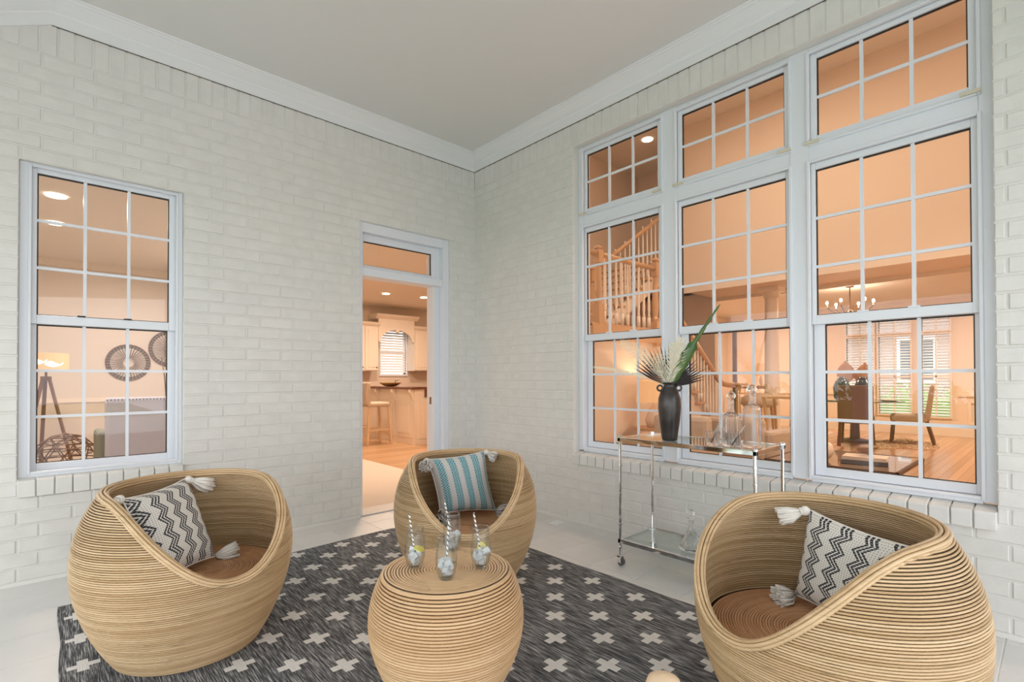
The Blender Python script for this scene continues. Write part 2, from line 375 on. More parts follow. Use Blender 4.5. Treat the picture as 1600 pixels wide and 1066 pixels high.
def lay(axis, u0, u1, ph, openings, near):
    out = []; J = .009; P = .2395
    for n in range(38):
        za, zb = zrow(n), zrow(n+1); zc = (za+zb)/2
        blocks = [(u0, u1)]
        for (a, b, c, d) in openings:
            if c < zc < d:
                nb = []
                for s, e in blocks:
                    if b <= s or a >= e: nb.append((s, e)); continue
                    if a > s+.02: nb.append((s, a))
                    if b < e-.02: nb.append((b, e))
                blocks = nb
        zz0, zz1 = za+J/2, zb-J/2
        for (a, b, c, d) in openings:
            pass
        off = ph[n % 2]
        for s, e in blocks:
            k = math.ceil((s-off)/P-1e-6); js = [s]
            while off+k*P < e-.03:
                if off+k*P > s+.03: js.append(off+k*P)
                k += 1
            js.append(e)
            for a, b in zip(js[:-1], js[1:]):
                jit = random.uniform(-.003, .003) if (a > s) else 0
                out.append((a+(J/2 if a > s else 0), b-(J/2 if b < e else 0), zz0, zz1))
    k = int((u0+.0)/ROW)-2
    while k*ROW < u1-.01:   # soldier course on top
        a, b = max(k*ROW, u0), min((k+1)*ROW, u1)
        if b-a > .02: out.append((a+J/2, b-J/2, TOP+J/2, 3.31))
        k += 1
    return out
def place_bricks(axis, wall, bricks, near):
    bricks.sort(key=near); stuff = MB()
    for i, (a, b, c, d) in enumerate(bricks):
        dep = random.uniform(-.0012, .0015)
        me = brick_mesh(b-a, d-c, axis); m, z = (a+b)/2, (c+d)/2
        loc = (m, -.0005-dep, z) if axis == 'A' else (-.0005-dep, m, z)
        if i < 299:
            o = link('brick', me, wall, loc); r = random.uniform(-.004, .004)
            o.rotation_euler = (0, r, 0) if axis == 'A' else (r, 0, 0)
        else:
            n = len(stuff.v); stuff.v += [tuple(v.co+Vector(loc)) for v in me.vertices]; stuff.f += [tuple(n+x for x in p.vertices) for p in me.polygons]
    if stuff.v: stuff.build('brick_courses', MAT['brick'], wall, smooth=False, fix=False, kind='stuff')
def slab(mb, axis, u0, u1, z0, z1, d0, d1, holes):
    us = sorted({u0, u1, *[h[0] for h in holes], *[h[1] for h in holes]}); zs = sorted({z0, z1, *[h[2] for h in holes], *[h[3] for h in holes]})
    us = [u for u in us if u0 <= u <= u1]; zs = [z for z in zs if z0 <= z <= z1]
    for a, b in zip(us[:-1], us[1:]):
        for c, d in zip(zs[:-1], zs[1:]):
            if any(h[0]-1e-6 <= a and b <= h[1]+1e-6 and h[2]-1e-6 <= c and d <= h[3]+1e-6 for h in holes): continue
            if axis == 'A': mb.box(a, d0, c, b, d1, d)
            else: mb.box(d0, a, c, d1, b, d)
    return mb
AW = (-3.334, -2.527, .605, 2.457)            # left window opening
AD = (-1.245, -.308, 0, 2.54)                 # doorway
BW = (-3.845, -1.322, .56, 3.105)             # big window opening
holesA = [AW, AD]; holesB = [BW]
XL, YN, ZC = -5.25, -6.3, 3.435
wA = slab(MB(), 'A', XL, .0, 0, ZC, .0, .20, holesA).build('wall_left', MAT['mortar'], kind='structure')
wB = slab(MB(), 'B', YN, .20, 0, ZC, .0, .20, holesB).build('wall_right', MAT['mortar'], kind='structure')
camp = Vector((-3.19, -4.05, 1.18))
def nearA(b): x = (b[0]+b[1])/2; return (Vector((x, 0, (b[2]+b[3])/2))-camp).length + (50 if x < -3.5 else 0)
def nearB(b): y = (b[0]+b[1])/2; return (Vector((0, y, (b[2]+b[3])/2))-camp).length + (50 if y < -4.12 or b[2] > 2.95 and y < -3.9 else 0)
place_bricks('A', wA, lay('A', XL, 0, (-1.655, -1.802), [(AW[0], AW[1], .5, AW[3]), AD], nearA), nearA)
place_bricks('B', wB, lay('B', YN, 0, (-3.885, -3.765), [(BW[0], BW[1], .48, BW[3])], nearB), nearB)
# rowlock sills
for axis, u0, u1, zt, zb, wall in (('A', AW[0], AW[1], .605, .504, wA), ('B', BW[0], BW[1], .565, .478, wB)):
    n = round((u1-u0)/.0815); st = (u1-u0)/n
    for i in range(n):
        a, b = u0+i*st+.0028, u0+(i+1)*st-.0028; h = (zt-zb)
        mb = MB(); pr = [(-.034, -h), (-.034, -.012), (-.028, -.004), (.10, .012), (.10, -h)]
        poly = [(p[0], p[1]) for p in pr]
        if axis == 'A': mb.prism(poly, 0, -(b-a)/2, (b-a)/2); loc = ((a+b)/2, 0, zt)
        else: mb.prism([(p[0], p[1]) for p in pr], 1, -(b-a)/2, (b-a)/2); loc = (0, (a+b)/2, zt)
        if i == 0 or 'me_sill' not in globals() or me_sill[0] != axis:
            me_sill = (axis, mb.mesh('sill_brick', MAT['brick']))
        o = link('sill_brick', me_sill[1], wall, loc, bevel=.004)
# mortar bed under the sills and at the foot of the walls
mb = MB(); mb.box(AW[0]+.002, -.018, .51, AW[1]-.002, .05, .598); mb.build('mortar_bed', MAT['mortar'], wA)
mb = MB(); mb.box(-.018, BW[0]+.002, .485, .05, BW[1]-.002, .556); mb.build('mortar_bed', MAT['mortar'], wB)
MB().prism([(0, 0), (-.012, 0), (-.003, .018), (0, .02)], 0, XL, AD[0]).prism([(0, 0), (-.012, 0), (-.003, .018), (0, .02)], 0, AD[1], 0).build('baseboard_left', MAT['mortar'], kind='structure')
MB().prism([(0, 0), (-.012, 0), (-.003, .018), (0, .02)], 1, YN, -.012).build('baseboard_right', MAT['mortar'], kind='structure')

# crown moulding, ceiling
cr = [(.0, 3.29), (-.016, 3.29), (-.016, 3.352), (-.024, 3.358), (-.028, 3.368), (-.04, 3.374), (-.055, 3.383), (-.075, 3.398), (-.098, 3.414), (-.108, 3.417), (-.112, 3.424), (-.124, 3.426), (-.128, ZC+.004), (.0, ZC+.004)]
XA = -3.2
def crown_run(name, make): mb = MB(); make(mb); return mb.build(name, MAT['crown'], kind='structure')
def sweep(mb, frames):   # list of functions prof->3d point
    n0 = len(mb.v); L = len(cr)
    for fr in frames: mb.v += [fr(p) for p in cr]
    for i in range(len(frames)-1):
        for k in range(L): j = (k+1) % L; mb.f.append((n0+i*L+k, n0+i*L+j, n0+(i+1)*L+j, n0+(i+1)*L+k))
    mb.f.append(tuple(n0+k for k in range(L))); mb.f.append(tuple(n0+(len(frames)-1)*L+k for k in range(L))[::-1])
SL = .50
GAP_SHADE = mat('dark_gap_shadow', (.13, .12, .09), .9)  # solid dark strip painted as the shadow and dirt line under the crown
sweep_A = [lambda p: (p[0]-.0, p[0], p[1]), lambda p: (XA, p[0], p[1]), lambda p: (XL, p[0], p[1]-SL*(XA-XL))]
crown_run('trim_1', lambda mb: sweep(mb, sweep_A))
crown_run('trim_2', lambda mb: sweep(mb, [lambda p: (p[0], p[0], p[1]), lambda p: (p[0], YN, p[1])]))
zl = ZC-SL*(XA-XL)
MB().box(XA, -.0115, 3.2868, -.0, -.002, 3.2900).build('shadow_gap_strip', GAP_SHADE, wA)
MB().box(-.0115, YN, 3.2868, -.002, -.0115, 3.2900).build('shadow_gap_strip', GAP_SHADE, wB)
MB().prism([(.2, ZC), (XA, ZC), (XL-.2, zl-.1), (XL-.2, zl+.1), (XA, ZC+.15), (.2, ZC+.15)], 1, YN-.2, .2).build('ceiling', MAT['ceiling'], kind='structure')

# floor with tiles
fl = MB().box(XL, YN, -.12, 0, 0, -.003).build('floor', MAT['grout'], kind='structure')
T = .3048; gx0, gy0 = -.363, -2.343; tiles = []
i0, i1 = math.floor((XL-gx0)/T), math.ceil((0-gx0)/T); j0, j1 = math.floor((YN-gy0)/T), math.ceil((0-gy0)/T)
for i in range(i0, i1):
    for j in range(j0, j1):
        a, b = max(gx0+i*T+.002, XL), min(gx0+(i+1)*T-.002, -.0); c, d = max(gy0+j*T+.002, YN), min(gy0+(j+1)*T-.002, 0)
        if b-a > .02 and d-c > .02: tiles.append((a, b, c, d))
tiles.sort(key=lambda t: (Vector(((t[0]+t[1])/2, (t[2]+t[3])/2, 0))-Vector((-2.2, -1.9, 0))).length)
tc_ = {}; st = MB()
for k, (a, b, c, d) in enumerate(tiles):
    wx, wy = (b-a)/2, (d-c)/2; key = (round(wx, 3), round(wy, 3)); e = .0015
    if k < 290:
        if key not in tc_:
            v = [(-wx, -wy, -.004), (wx, -wy, -.004), (wx, wy, -.004), (-wx, wy, -.004), (-wx, -wy, -e), (wx, -wy, -e), (wx, wy, -e), (-wx, wy, -e), (-wx+e, -wy+e, 0), (wx-e, -wy+e, 0), (wx-e, wy-e, 0), (-wx+e, wy-e, 0)]
            f = [(8, 9, 10, 11)]+[(s+i, s+(i+1) % 4, s+4+(i+1) % 4, s+4+i) for s in (0, 4) for i in range(4)]
            me = bpy.data.meshes.new('tile'); me.from_pydata(v, [], f); me.materials.append(MAT['tile']); tc_[key] = me
        link('tile', tc_[key], fl, ((a+b)/2, (c+d)/2, 0))
    else: st.box(a, c, -.004, b, d, 0)
if st.v: st.build('tile_field', MAT['tile'], fl, kind='stuff')

# ------------------------------------------------------------------ windows
def tr(axis, mb, u0, u1, z0, z1, d0, d1):
    if axis == 'A': mb.box(u0, d0, z0, u1, d1, z1)
    else: mb.box(d0, u0, z0, d1, u1, z1)
def ring(axis, mb, o, i, d0, d1):  # outer & inner rect
    tr(axis, mb, o[0], i[0], o[2], o[3], d0, d1); tr(axis, mb, i[1], o[1], o[2], o[3], d0, d1)
    tr(axis, mb, i[0], i[1], o[2], i[2], d0, d1); tr(axis, mb, i[0], i[1], i[3], o[3], d0, d1)
def sash(axis, parent, outer, glass, d, cols, rows, name='sash', mw=.017, nomunt=False, dp=.034):
    mb = MB(); ring(axis, mb, outer, glass, d-dp/2, d+dp/2); s = mb.build(name, MAT['trim'], parent, bevel=.003)
    # slim step and black glazing gasket
    mb = MB(); g = glass; e = .006
    ring(axis, mb, g, (g[0]+e, g[1]-e, g[2]+e*.7, g[3]-e*1.3), d-.004, d+.006); mb.build('gasket', MAT['gasket'], s)
    W, H = (g[1]-g[0])/cols, (g[3]-g[2])/rows
    if not nomunt:
        for i in range(1, cols):
            mb = MB(); tr(axis, mb, g[0]+i*W-mw/2, g[0]+i*W+mw/2, g[2], g[3], d-.007, d+.007); mb.build('muntin', MAT['trim'], s)
        for j in range(1, rows):
            mb = MB(); tr(axis, mb, g[0], g[1], g[2]+j*H-mw/2, g[2]+j*H+mw/2, d-.0062, d+.0062); mb.build('muntin', MAT['trim'], s)
    for i in range(cols):
        for j in range(rows):
            mb = MB(); q = .0012
            a0 = g[0]+i*W+(mw/2 if i else 0); a1 = g[0]+(i+1)*W-(mw/2 if i < cols-1 else 0); b0 = g[2]+j*H+(mw/2 if j else 0); b1 = g[2]+(j+1)*H-(mw/2 if j < rows-1 else 0)
            n = [(a0, b0), (a1, b0), (a1, b1), (a0, b1)]
            if axis == 'A': v = [(p, d, z) for p, z in n]
            else: v = [(d, p, z) for p, z in n]
            mb.v = v; mb.f = [(0, 1, 2, 3)]; mb.build('pane', MAT['pane'], s, fix=False)
    return s
# left window
w1 = empty('window_1', kind='structure', label='white double hung window with grilles in the left brick wall, den behind it', cat='window')
mb = MB(); ring('A', mb, (AW[0], AW[1], AW[2], AW[3]+.02), (-3.292, -2.556, .628, 2.444), .035, .17); mb.build('frame', MAT['trim'], w1, bevel=.004)
mb = MB(); ring('A', mb, (-3.296, -2.552, .624, 2.448), (-3.281, -2.567, .639, 2.437), .026, .05); mb.build('bead', MAT['trim'], w1, bevel=.003)
sash('A', w1, (-3.289, -2.559, 1.512, 2.442), (-3.258, -2.602, 1.566, 2.412), .075, 3, 3)
sash('A', w1, (-3.289, -2.559, .630, 1.53), (-3.258, -2.604, .677, 1.512), .112, 3, 3)
mb = MB(); tr('A', mb, -3.075, -3.035, 1.566, 1.574, .05, .07); tr('A', mb, -2.845, -2.805, 1.566, 1.574, .05, .07); mb.build('sash_lock', MAT['gasket'], w1)
# wide window wall
CAS = MB()
yc = [(-3.845, -3.792), (-3.062, -2.962), (-2.216, -2.106), (-1.368, -1.322)]
for a, b in yc: CAS.box(.066, a, .585, .16, b, 3.105)
for a, b in ((-3.792, -3.062), (-2.962, -2.216), (-2.106, -1.368)):
    CAS.box(.068, a, .575, .16, b, .607); CAS.box(.072, a, 2.432, .16, b, 2.536); CAS.box(.068, a, 3.072, .16, b, 3.105)
    # thin step lines around every unit
    for z0, z1 in ((.607, 2.432), (2.536, 3.072)):
        CAS.box(.054, a-.010, z0-.010, .078, a+.006, z1+.010); CAS.box(.054, b-.006, z0-.010, .078, b+.010, z1+.010)
        CAS.box(.0552, a+.006, z1-.004, .078, b-.006, z1+.010); CAS.box(.0552, a+.006, z0-.010, .078, b-.006, z0+.004)
cas = CAS.build('trim_3', MAT['trim'], kind='structure', bevel=.003)
for y in (-1.385, -2.075, -2.24, -2.935, -3.085, -3.765):
    MB().box(.040, y-.038, 2.533, .056, y+.038, 2.549).build('stop_block', MAT['tan'], cas, bevel=.002)
units = [(-2.060, -1.398), (-2.925, -2.252), (-3.755, -3.100)]
frames = [(-2.106, -1.368), (-2.962, -2.216), (-3.792, -3.062)]
des = ['nearest the room corner, stair behind it', 'in the middle of the three, behind the bar cart', 'furthest right, dining room behind it']
for k, ((a, b), (fa, fb)) in enumerate(zip(units, frames)):
    w_ = empty('window_%d' % (k+2), kind='structure', label='tall white double hung window '+des[k], cat='window')
    sash('B', w_, (fa+.004, fb-.004, 1.487, 2.430), (a-.006, b+.010, 1.540, 2.390), .100, 3, 3)
    sash('B', w_, (fa+.004, fb-.004, .609, 1.505), (a-.010, b-.022, .657, 1.487), .134, 3, 3)
    mb = MB()
    for q in (.33, .67): yy = a+(b-a)*q; mb.box(.075, yy-.025, 1.538, .095, yy+.025, 1.548)
    mb.build('sash_lock', MAT['trim'], w_)
    w_ = empty('window_%d' % (k+5), kind='structure', label='wide white transom window above the tall window '+des[k], cat='window')
    sash('B', w_, (fa+.004, fb-.004, 2.538, 3.070), (a, b, 2.586, 3.040), .100, 3, 2)
# ------------------------------------------------------------------ doorway with transom
d1 = empty('door_1', kind='structure', label='open white doorway with transom light leading to the kitchen', cat='door')
mb = MB(); mb.box(AD[0], .02, 0, -1.212, .20, 2.54); mb.box(-.372, .02, 0, AD[1], .20, 2.54); mb.box(-1.212, .022, 2.455, -.372, .20, 2.54)
mb.box(-.447, .085, 0, -.372, .20, 2.46); mb.box(-1.212, .085, 0, -1.19, .20, 2.46)
mb.build('frame', MAT['trim'], d1, bevel=.004)
mb = MB(); mb.box(-1.212, .03, 2.078, -.372, .19, 2.15); mb.build('transom_bar', MAT['trim'], d1, bevel=.006)
sash('A', d1, (-1.212, -.372, 2.15, 2.455), (-1.175, -.469, 2.182, 2.392), .10, 1, 1, 'transom_sash', nomunt=True)
mb = MB(); mb.box(-.378, .045, 2.14, -.356, .06, .0); mb.build('stop', MAT['trim'], d1, bevel=.003)
MB().box(-.449, .12, .93, -.445, .15, 1.00).build('strike_plate', mat('brass_plate', (.25, .17, .10), .35, .9), d1)
MB().box(AD[0], -.0, -.0, AD[1], .22, .012).build('threshold', mat('stone_threshold', (.62, .60, .57), .5), d1, bevel=.003)

# ------------------------------------------------------------------ rear and side of the porch (behind the camera), garden
mb = MB()
for y in (YN, -4.25, -2.15, -.2): mb.box(XL, y, 0, XL+.12, y+.16, zl)
mb.box(XL, YN, 2.25, XL+.12, 0, zl); mb.build('wall_side', MAT['trim'], kind='structure')
mb = MB()
for x in (XL, -3.5, -1.75, -.16): mb.box(x, YN, 0, x+.16, YN+.12, 2.7)
mb.prism([(XL, 2.3), (0, 2.7), (0, ZC), (XA, ZC), (XL, zl)], 1, YN, YN+.12); mb.build('wall_rear', MAT['trim'], kind='structure')
MB().box(-30, -32, -.30, 0.0, 6.8, -.13).build('ground', MAT['lawn'], kind='structure')
MB().box(-14, -18, -.13, 0.0, .0, -.125).build('bounce_terrace', mat('pale_bounce_paving', (.62, .61, .58), .8), kind='structure')  # unseen paving added to keep green lawn bounce off the brick
def hedge(x0, x1, y0, y1, h, n, label):
    mb = MB(); mb.box(x0+.15, y0+.15, -.13, x1-.15, y1-.15, h-.15)
    for i in range(n):
        x, y, z = random.uniform(x0, x1), random.uniform(y0, y1), random.uniform(-.1, h)+random.uniform(0, .25)
        s = random.uniform(.05, .11); a = Vector((random.gauss(0, 1), random.gauss(0, 1), random.gauss(0, 1))).normalized(); b = a.orthogonal().normalized(); c = a.cross(b)
        k = len(mb.v); p = Vector((x, y, z)); mb.v += [tuple(p-b*s), tuple(p+c*s*.5), tuple(p+b*s), tuple(p-c*s*.5)]; mb.f.append((k, k+1, k+2, k+3))
    o = mb.build('hedge', MAT['hedge'], fix=False); tag(o, label, 'hedge'); return o
hedge(-8.2, -7.2, -4.6, 1.2, .85, 3000, 'clipped green hedge outside the open side of the porch')

# ================================================================== ROOMS BEHIND THE GLASS
def S(name, m, fn, **kw): mb = MB(); fn(mb); return mb.build(name, m, kind='structure', **kw)
S('floor', MAT['oak_floor'], lambda q: q.box(.24, YN, -.10, 10.1, 6.6, -.001).box(.2, .2, -.10, .24, 6.6, -.001))
S('floor', MAT['carpet'], lambda q: q.box(-4.7, .2, -.10, .2, 6.6, .0))
S('wall_den_back', MAT['den_paint'], lambda q: q.box(-4.8, 5.4, 0, -1.4, 5.5, 2.85))
S('wall_den_left', MAT['den_paint'], lambda q: q.box(-4.8, .2, 0, -4.7, 5.4, 2.85))
S('wall_partition', MAT['den_paint'], lambda q: q.box(-1.5, .2, 0, -1.4, 6.6, 2.85))
S('ceiling', MAT['int_ceiling'], lambda q: q.box(-4.8, .2, 2.85, 1.5, 6.7, 2.95).box(1.5, 2.05, 2.85, 5.0, 6.7, 2.95))
S('wall_kitchen_right', MAT['peach'], lambda q: q.box(5.0, 2.05, 0, 5.1, 6.7, 2.95))
KW = (2.418, 3.09, 1.293, 2.329)
kwall = MB(); slab(kwall, 'A', -1.4, 5.0, 0, 2.85, 6.6, 6.75, [KW]); kwall.build('wall_kitchen_back', MAT['peach'], kind='structure')
S('wall_stair', MAT['peach'], lambda q: q.box(1.5, 1.95, 0, 10.1, 2.05, 5.5))
S('wall_upper', MAT['peach'], lambda q: q.box(1.5, .2, 2.95, 1.6, 1.95, 5.5).box(.0, .2, 3.45, 1.5, .3, 5.5).box(.02, YN, 3.6, .2, .2, 5.5))
S('wall_gallery', MAT['peach'], lambda q: q.box(4.67, YN, 2.66, 5.9, .3, 5.5))
S('wall_stair_end', MAT['peach'], lambda q: q.box(5.9, .30, 0, 6.0, 1.95, 5.5))
S('wall_great_south', MAT['peach'], lambda q: q.box(.2, YN-.1, 0, 10.1, YN, 5.5))
S('ceiling', MAT['int_ceiling'], lambda q: q.box(.0, YN, 5.4, 6.0, 1.95, 5.5))
S('ceiling', MAT['int_ceiling'], lambda q: q.box(5.9, YN, 2.78, 10.1, 1.95, 2.9))
DW = [(-1.27, -.76, .40, 2.06), (-1.91, -1.36, .40, 2.06), (-2.54, -2.10, .38, 2.06), (-1.27, -.76, 2.14, 2.46), (-1.91, -1.36, 2.14, 2.46), (-2.54, -2.10, 2.14, 2.42)]
dwall = MB(); slab(dwall, 'B', YN, 2.05, 0, 2.9, 10.1, 10.25, DW); dwall.build('wall_dining', MAT['peach'], kind='structure')
S('trim_4', MAT['cream'], lambda q: q.box(10.06, YN, .80, 10.1, -2.66, .86).box(10.06, -.64, .80, 10.1, 1.95, .86).box(10.07, YN, 0, 10.1, 1.95, .16).box(10.07, -3.6, .30, 10.1, -3.55, .67).box(10.07, -2.85, .30, 10.1, -2.8, .67).box(10.07, -3.6, .67, 10.1, -2.8, .72).box(10.07, -3.6, .25, 10.1, -2.8, .30))
S('trim_5', MAT['cream'], lambda q: q.box(-4.7, 5.375, .86, -1.5, 5.4, .92).box(-4.7, 5.385, 0, -1.5, 5.4, .14).box(-4.7, 5.30, 2.76, -1.5, 5.4, 2.85).box(5.88, .3, 0, 5.9, 1.95, .16).box(4.62, YN, 2.60, 4.67, .3, 2.70).box(5.90, YN, 2.60, 5.95, .3, 2.66))
# kitchen + dining windows with white blinds
k = 8
wk = empty('window_8', kind='structure', label='small kitchen window with white horizontal blinds above the sink', cat='window')
mb = MB(); ring('A', mb, (KW[0]-.04, KW[1]+.04, KW[2]-.05, KW[3]+.04), KW, 6.57, 6.70); tr('A', mb, KW[0], KW[1], 1.80, 1.84, 6.62, 6.67); mb.build('frame', MAT['trim'], wk)
for i in range(17):
    z = KW[2]+.03+i*.0605; MB().prism([(6.590, z), (6.612, z+.052), (6.617, z+.054), (6.594, z+.003)], 0, KW[0]+.01, KW[1]-.01).build('slat', MAT['blind'], wk)
for n, (a, b, c, d) in enumerate(DW):
    w_ = empty('window_%d' % (9+n), kind='structure', label=('tall' if c < 1 else 'small upper')+' blinded dining room window, '+['left', 'middle', 'right'][n % 3]+' of its row of three', cat='window')
    mb = MB(); ring('B', mb, (a-.03, b+.03, c-.03, d+.03), (a, b, c, d), 10.06, 10.2)
    tr('B', mb, (a+b)/2-.012, (a+b)/2+.012, c, d, 10.10, 10.13)
    if c < 1: tr('B', mb, a, b, 1.17, 1.22, 10.1, 10.14)
    mb.build('frame', MAT['cream'], w_)
    ns = int((d-c)/.058)
    for i in range(ns):
        z = c+.02+i*(d-c-.03)/ns; MB().prism([(10.085, z+.004), (10.125, z+.030), (10.128, z+.034), (10.088, z+.008)], 1, a+.005, b-.005).build('slat', MAT['blind'], w_)
S('ground', MAT['lawn'], lambda q: q.box(10.3, -14, -.3, 30, 14, -.13).box(-5, 6.8, -.3, 10.2, 22, -.13))
hedge(12.2, 13.2, -6.5, 3.0, .8, 1800, 'green hedge seen through the blinds of the dining room windows')

# ---- kitchen
def panel_door(parent, x0, x1, z0, z1, y, name='door'):   # raised panel door facing -y
    mb = MB(); mb.box(x0+.006, y-.02, z0+.006, x1-.006, y, z1-.006); d = mb.build(name, MAT['cream'], parent, bevel=.004)
    mb = MB(); mb.box(x0+.07, y-.032, z0+.07, x1-.07, y-.016, z1-.07); mb.build('raised_panel', MAT['cream'], d, bevel=.010); return d
c1 = empty('wall_cabinet', (0, 0, 0), 'cream wall cabinet hung left of the kitchen window', 'cabinet')
MB().box(1.55, 6.27, 1.36, 2.20, 6.6, 2.36).build('body', MAT['cream'], c1); MB().prism([(6.25, 2.36), (6.2, 2.40), (6.18, 2.44), (6.6, 2.44), (6.6, 2.36)], 0, 1.50, 2.23).build('cornice', MAT['cream'], c1)
for a, b in ((1.55, 1.86), (1.87, 2.19)):
    d = panel_door(c1, a, b, 1.37, 2.35, 6.27); MB().ball((b-.04, 6.24, 1.44), .014).build('knob', MAT['bronze'], d)
c2 = empty('wall_cabinet', (0, 0, 0), 'cream wall cabinet hung right of the kitchen window', 'cabinet')
MB().box(3.12, 6.27, 1.37, 4.10, 6.6, 2.34).build('body', MAT['cream'], c2); MB().prism([(6.25, 2.34), (6.2, 2.38), (6.18, 2.42), (6.6, 2.42), (6.6, 2.34)], 0, 3.08, 4.12).build('cornice', MAT['cream'], c2)
for a, b in ((3.13, 3.61), (3.62, 4.09)): panel_door(c2, a, b, 1.38, 2.33, 6.27)
# arched valance between the cabinets
mb = MB(); pts = [(2.20, 2.54), (2.20, 2.02), (2.26, 2.02)]
for i in range(13): a = PI*(1-i/12); pts.append((2.66+.40*math.cos(a), 2.05+.25*math.sin(a)))
pts += [(3.12, 2.02), (3.12, 2.54)]
n = 0; top = 2.54
for p, q in zip(pts[1:-1], pts[2:]):
    if q[0]-p[0] > 1e-6: mb.prism([(p[0], p[1]), (q[0], q[1]), (q[0], top), (p[0], top)], 1, 6.25, 6.30)
va = mb.build('arched_valance', MAT['cream']); tag(va, 'cream arched valance board over the kitchen window', 'valance')
MB().prism([(6.25, 2.54), (6.17, 2.60), (6.15, 2.64), (6.6, 2.64), (6.6, 2.54)], 0, 2.12, 3.20).build('cornice', MAT['cream'], va)
MB().box(2.62, 6.22, 2.24, 2.71, 6.25, 2.34).build('keystone', MAT['cream'], va, bevel=.01)
bc = empty('base_cabinet', (0, 0, 0), 'cream base cabinet run under the kitchen window', 'cabinet')
MB().box(1.2, 6.0, .0, 4.6, 6.59, .88).build('body', MAT['cream'], bc); MB().box(1.2, 5.97, .88, 4.6, 6.59, .92).build('worktop', MAT['granite'], bc)
f_ = MB().tube([(2.72, 6.45, .92), (2.72, 6.45, 1.12), (2.72, 6.40, 1.17), (2.72, 6.32, 1.15)], .012, 8).build('faucet', MAT['chrome'], smooth=True); tag(f_, 'slim chrome faucet in front of the kitchen window', 'faucet')
pn = empty('kitchen_peninsula', (0, 0, 0), 'cream panelled kitchen peninsula with raised dark bar top', 'counter')
MB().box(1.58, 3.73, 0, 1.78, 5.8, .99).box(1.781, 3.731, 0, 2.9, 4.5, .85).build('body', MAT['cream'], pn)
MB().box(1.50, 3.69, .99, 1.86, 5.85, 1.035).build('bar_top', MAT['granite'], pn, bevel=.008); MB().box(1.86, 3.68, .85, 2.95, 4.5, .90).build('worktop', MAT['granite'], pn, bevel=.006); MB().box(1.78, 3.70, .85, 1.87, 3.74, 1.0).build('edge_strip', MAT['granite'], pn)
for y0, y1 in ((3.80, 4.36), (4.44, 5.0), (5.08, 5.7)):
    MB().box(1.565, y0, .12, 1.58, y1, .80).build('side_panel', MAT['cream'], pn, bevel=.006); MB().box(1.552, y0+.08, .20, 1.57, y1-.08, .72).build('raised_panel', MAT['cream'], pn, bevel=.008)
for y in (3.76, 4.40, 5.04): MB().prism([(1.58, .99), (1.50, .99), (1.50, .93), (1.53, .90), (1.55, .84), (1.58, .76)], 1, y, y+.05).build('corbel', MAT['cream'], pn, bevel=.004)
dd = panel_door(pn, 1.66, 2.26, .10, .82, 3.73); panel_door(pn, 2.28, 2.86, .10, .82, 3.73)
MB().box(1.56, 3.70, 0, 2.9, 3.73, .08).build('plinth', MAT['cream'], pn)
# bar stool
bs = empty('bar_stool', (0, 0, 0), 'upholstered cream bar stool with pale wooden legs at the kitchen peninsula', 'stool')
MB().box(.93, 4.20, .68, 1.36, 4.62, .76).build('seat', MAT['linen'], bs, bevel=.03)
MB().prism([(.90, .72), (.88, .95), (.92, 1.12), (.97, 1.12), (.98, .95), (.98, .72)], 1, 4.20, 4.62).build('backrest', MAT['linen'], bs, bevel=.02)
for x, y, x2, y2 in ((.96, 4.23, .91, 4.20), (1.33, 4.23, 1.37, 4.18), (.96, 4.59, .91, 4.63), (1.33, 4.59, 1.38, 4.63)): MB().bar((x, y, .68), (x2, y2, 0), .036).build('leg', MAT['pale_wood'], bs)
for a, b in (((.93, 4.22, .27), (1.35, 4.22, .27)), ((.93, 4.61, .27), (1.35, 4.61, .27)), ((.93, 4.22, .35), (.93, 4.61, .35)), ((1.35, 4.22, .20), (1.35, 4.61, .20))): MB().bar(a, b, .025).build('stretcher', MAT['pale_wood'], bs)
bo = MB().lathe([(.05, 0), (.12, .01), (.20, .06), (.215, .075), (.205, .075), (.12, .03), (.0, .025)], 20).build('bowl', mat('olive_wood', (.34, .21, .07), .4), smooth=True, loc=(1.66, 4.75, 1.036)); tag(bo, 'wide olive brown bowl on the kitchen bar top', 'bowl')
bk = MB().lathe([(.10, 0), (.13, .06), (.14, .12), (.125, .12), (.10, .02), (0, .02)], 16).build('wire_basket', MAT['bronze'], loc=(2.42, 4.1, .901)); tag(bk, 'small dark basket on the kitchen worktop', 'basket')
MB().tube([(-.12, 0, .12), (-.09, 0, .22), (0, 0, .25), (.09, 0, .22), (.12, 0, .12)], .01, 6).build('handle', MAT['bronze'], bk)
for i, (x, y) in enumerate(((1.62, 4.85), (2.42, 4.75))):
    o = MB().lathe([(.0, 0), (.068, 0), (.068, .012), (.0, .012)], 20).build('downlight', MAT['disc'], loc=(x, y, 2.838)); tag(o, 'lit recessed downlight in the kitchen ceiling, '+['left', 'right'][i]+' one of two', 'light')
for y, lab in ((2.08, 'larger lit recessed downlight in the den ceiling, nearer the window'), (3.16, 'smaller lit recessed downlight deeper in the den ceiling')):
    o = MB().lathe([(.0, 0), (.075, 0), (.075, .012), (.0, .012)], 24).build('downlight', MAT['disc'], loc=(-3.17, y, 2.838)); tag(o, lab, 'light')
o = MB().lathe([(.0, 0), (.09, 0), (.09, .012), (.0, .012)], 24).build('downlight', MAT['disc'], loc=(4.55, .85, 5.388)); tag(o, 'lit recessed downlight high in the stair hall ceiling', 'light')

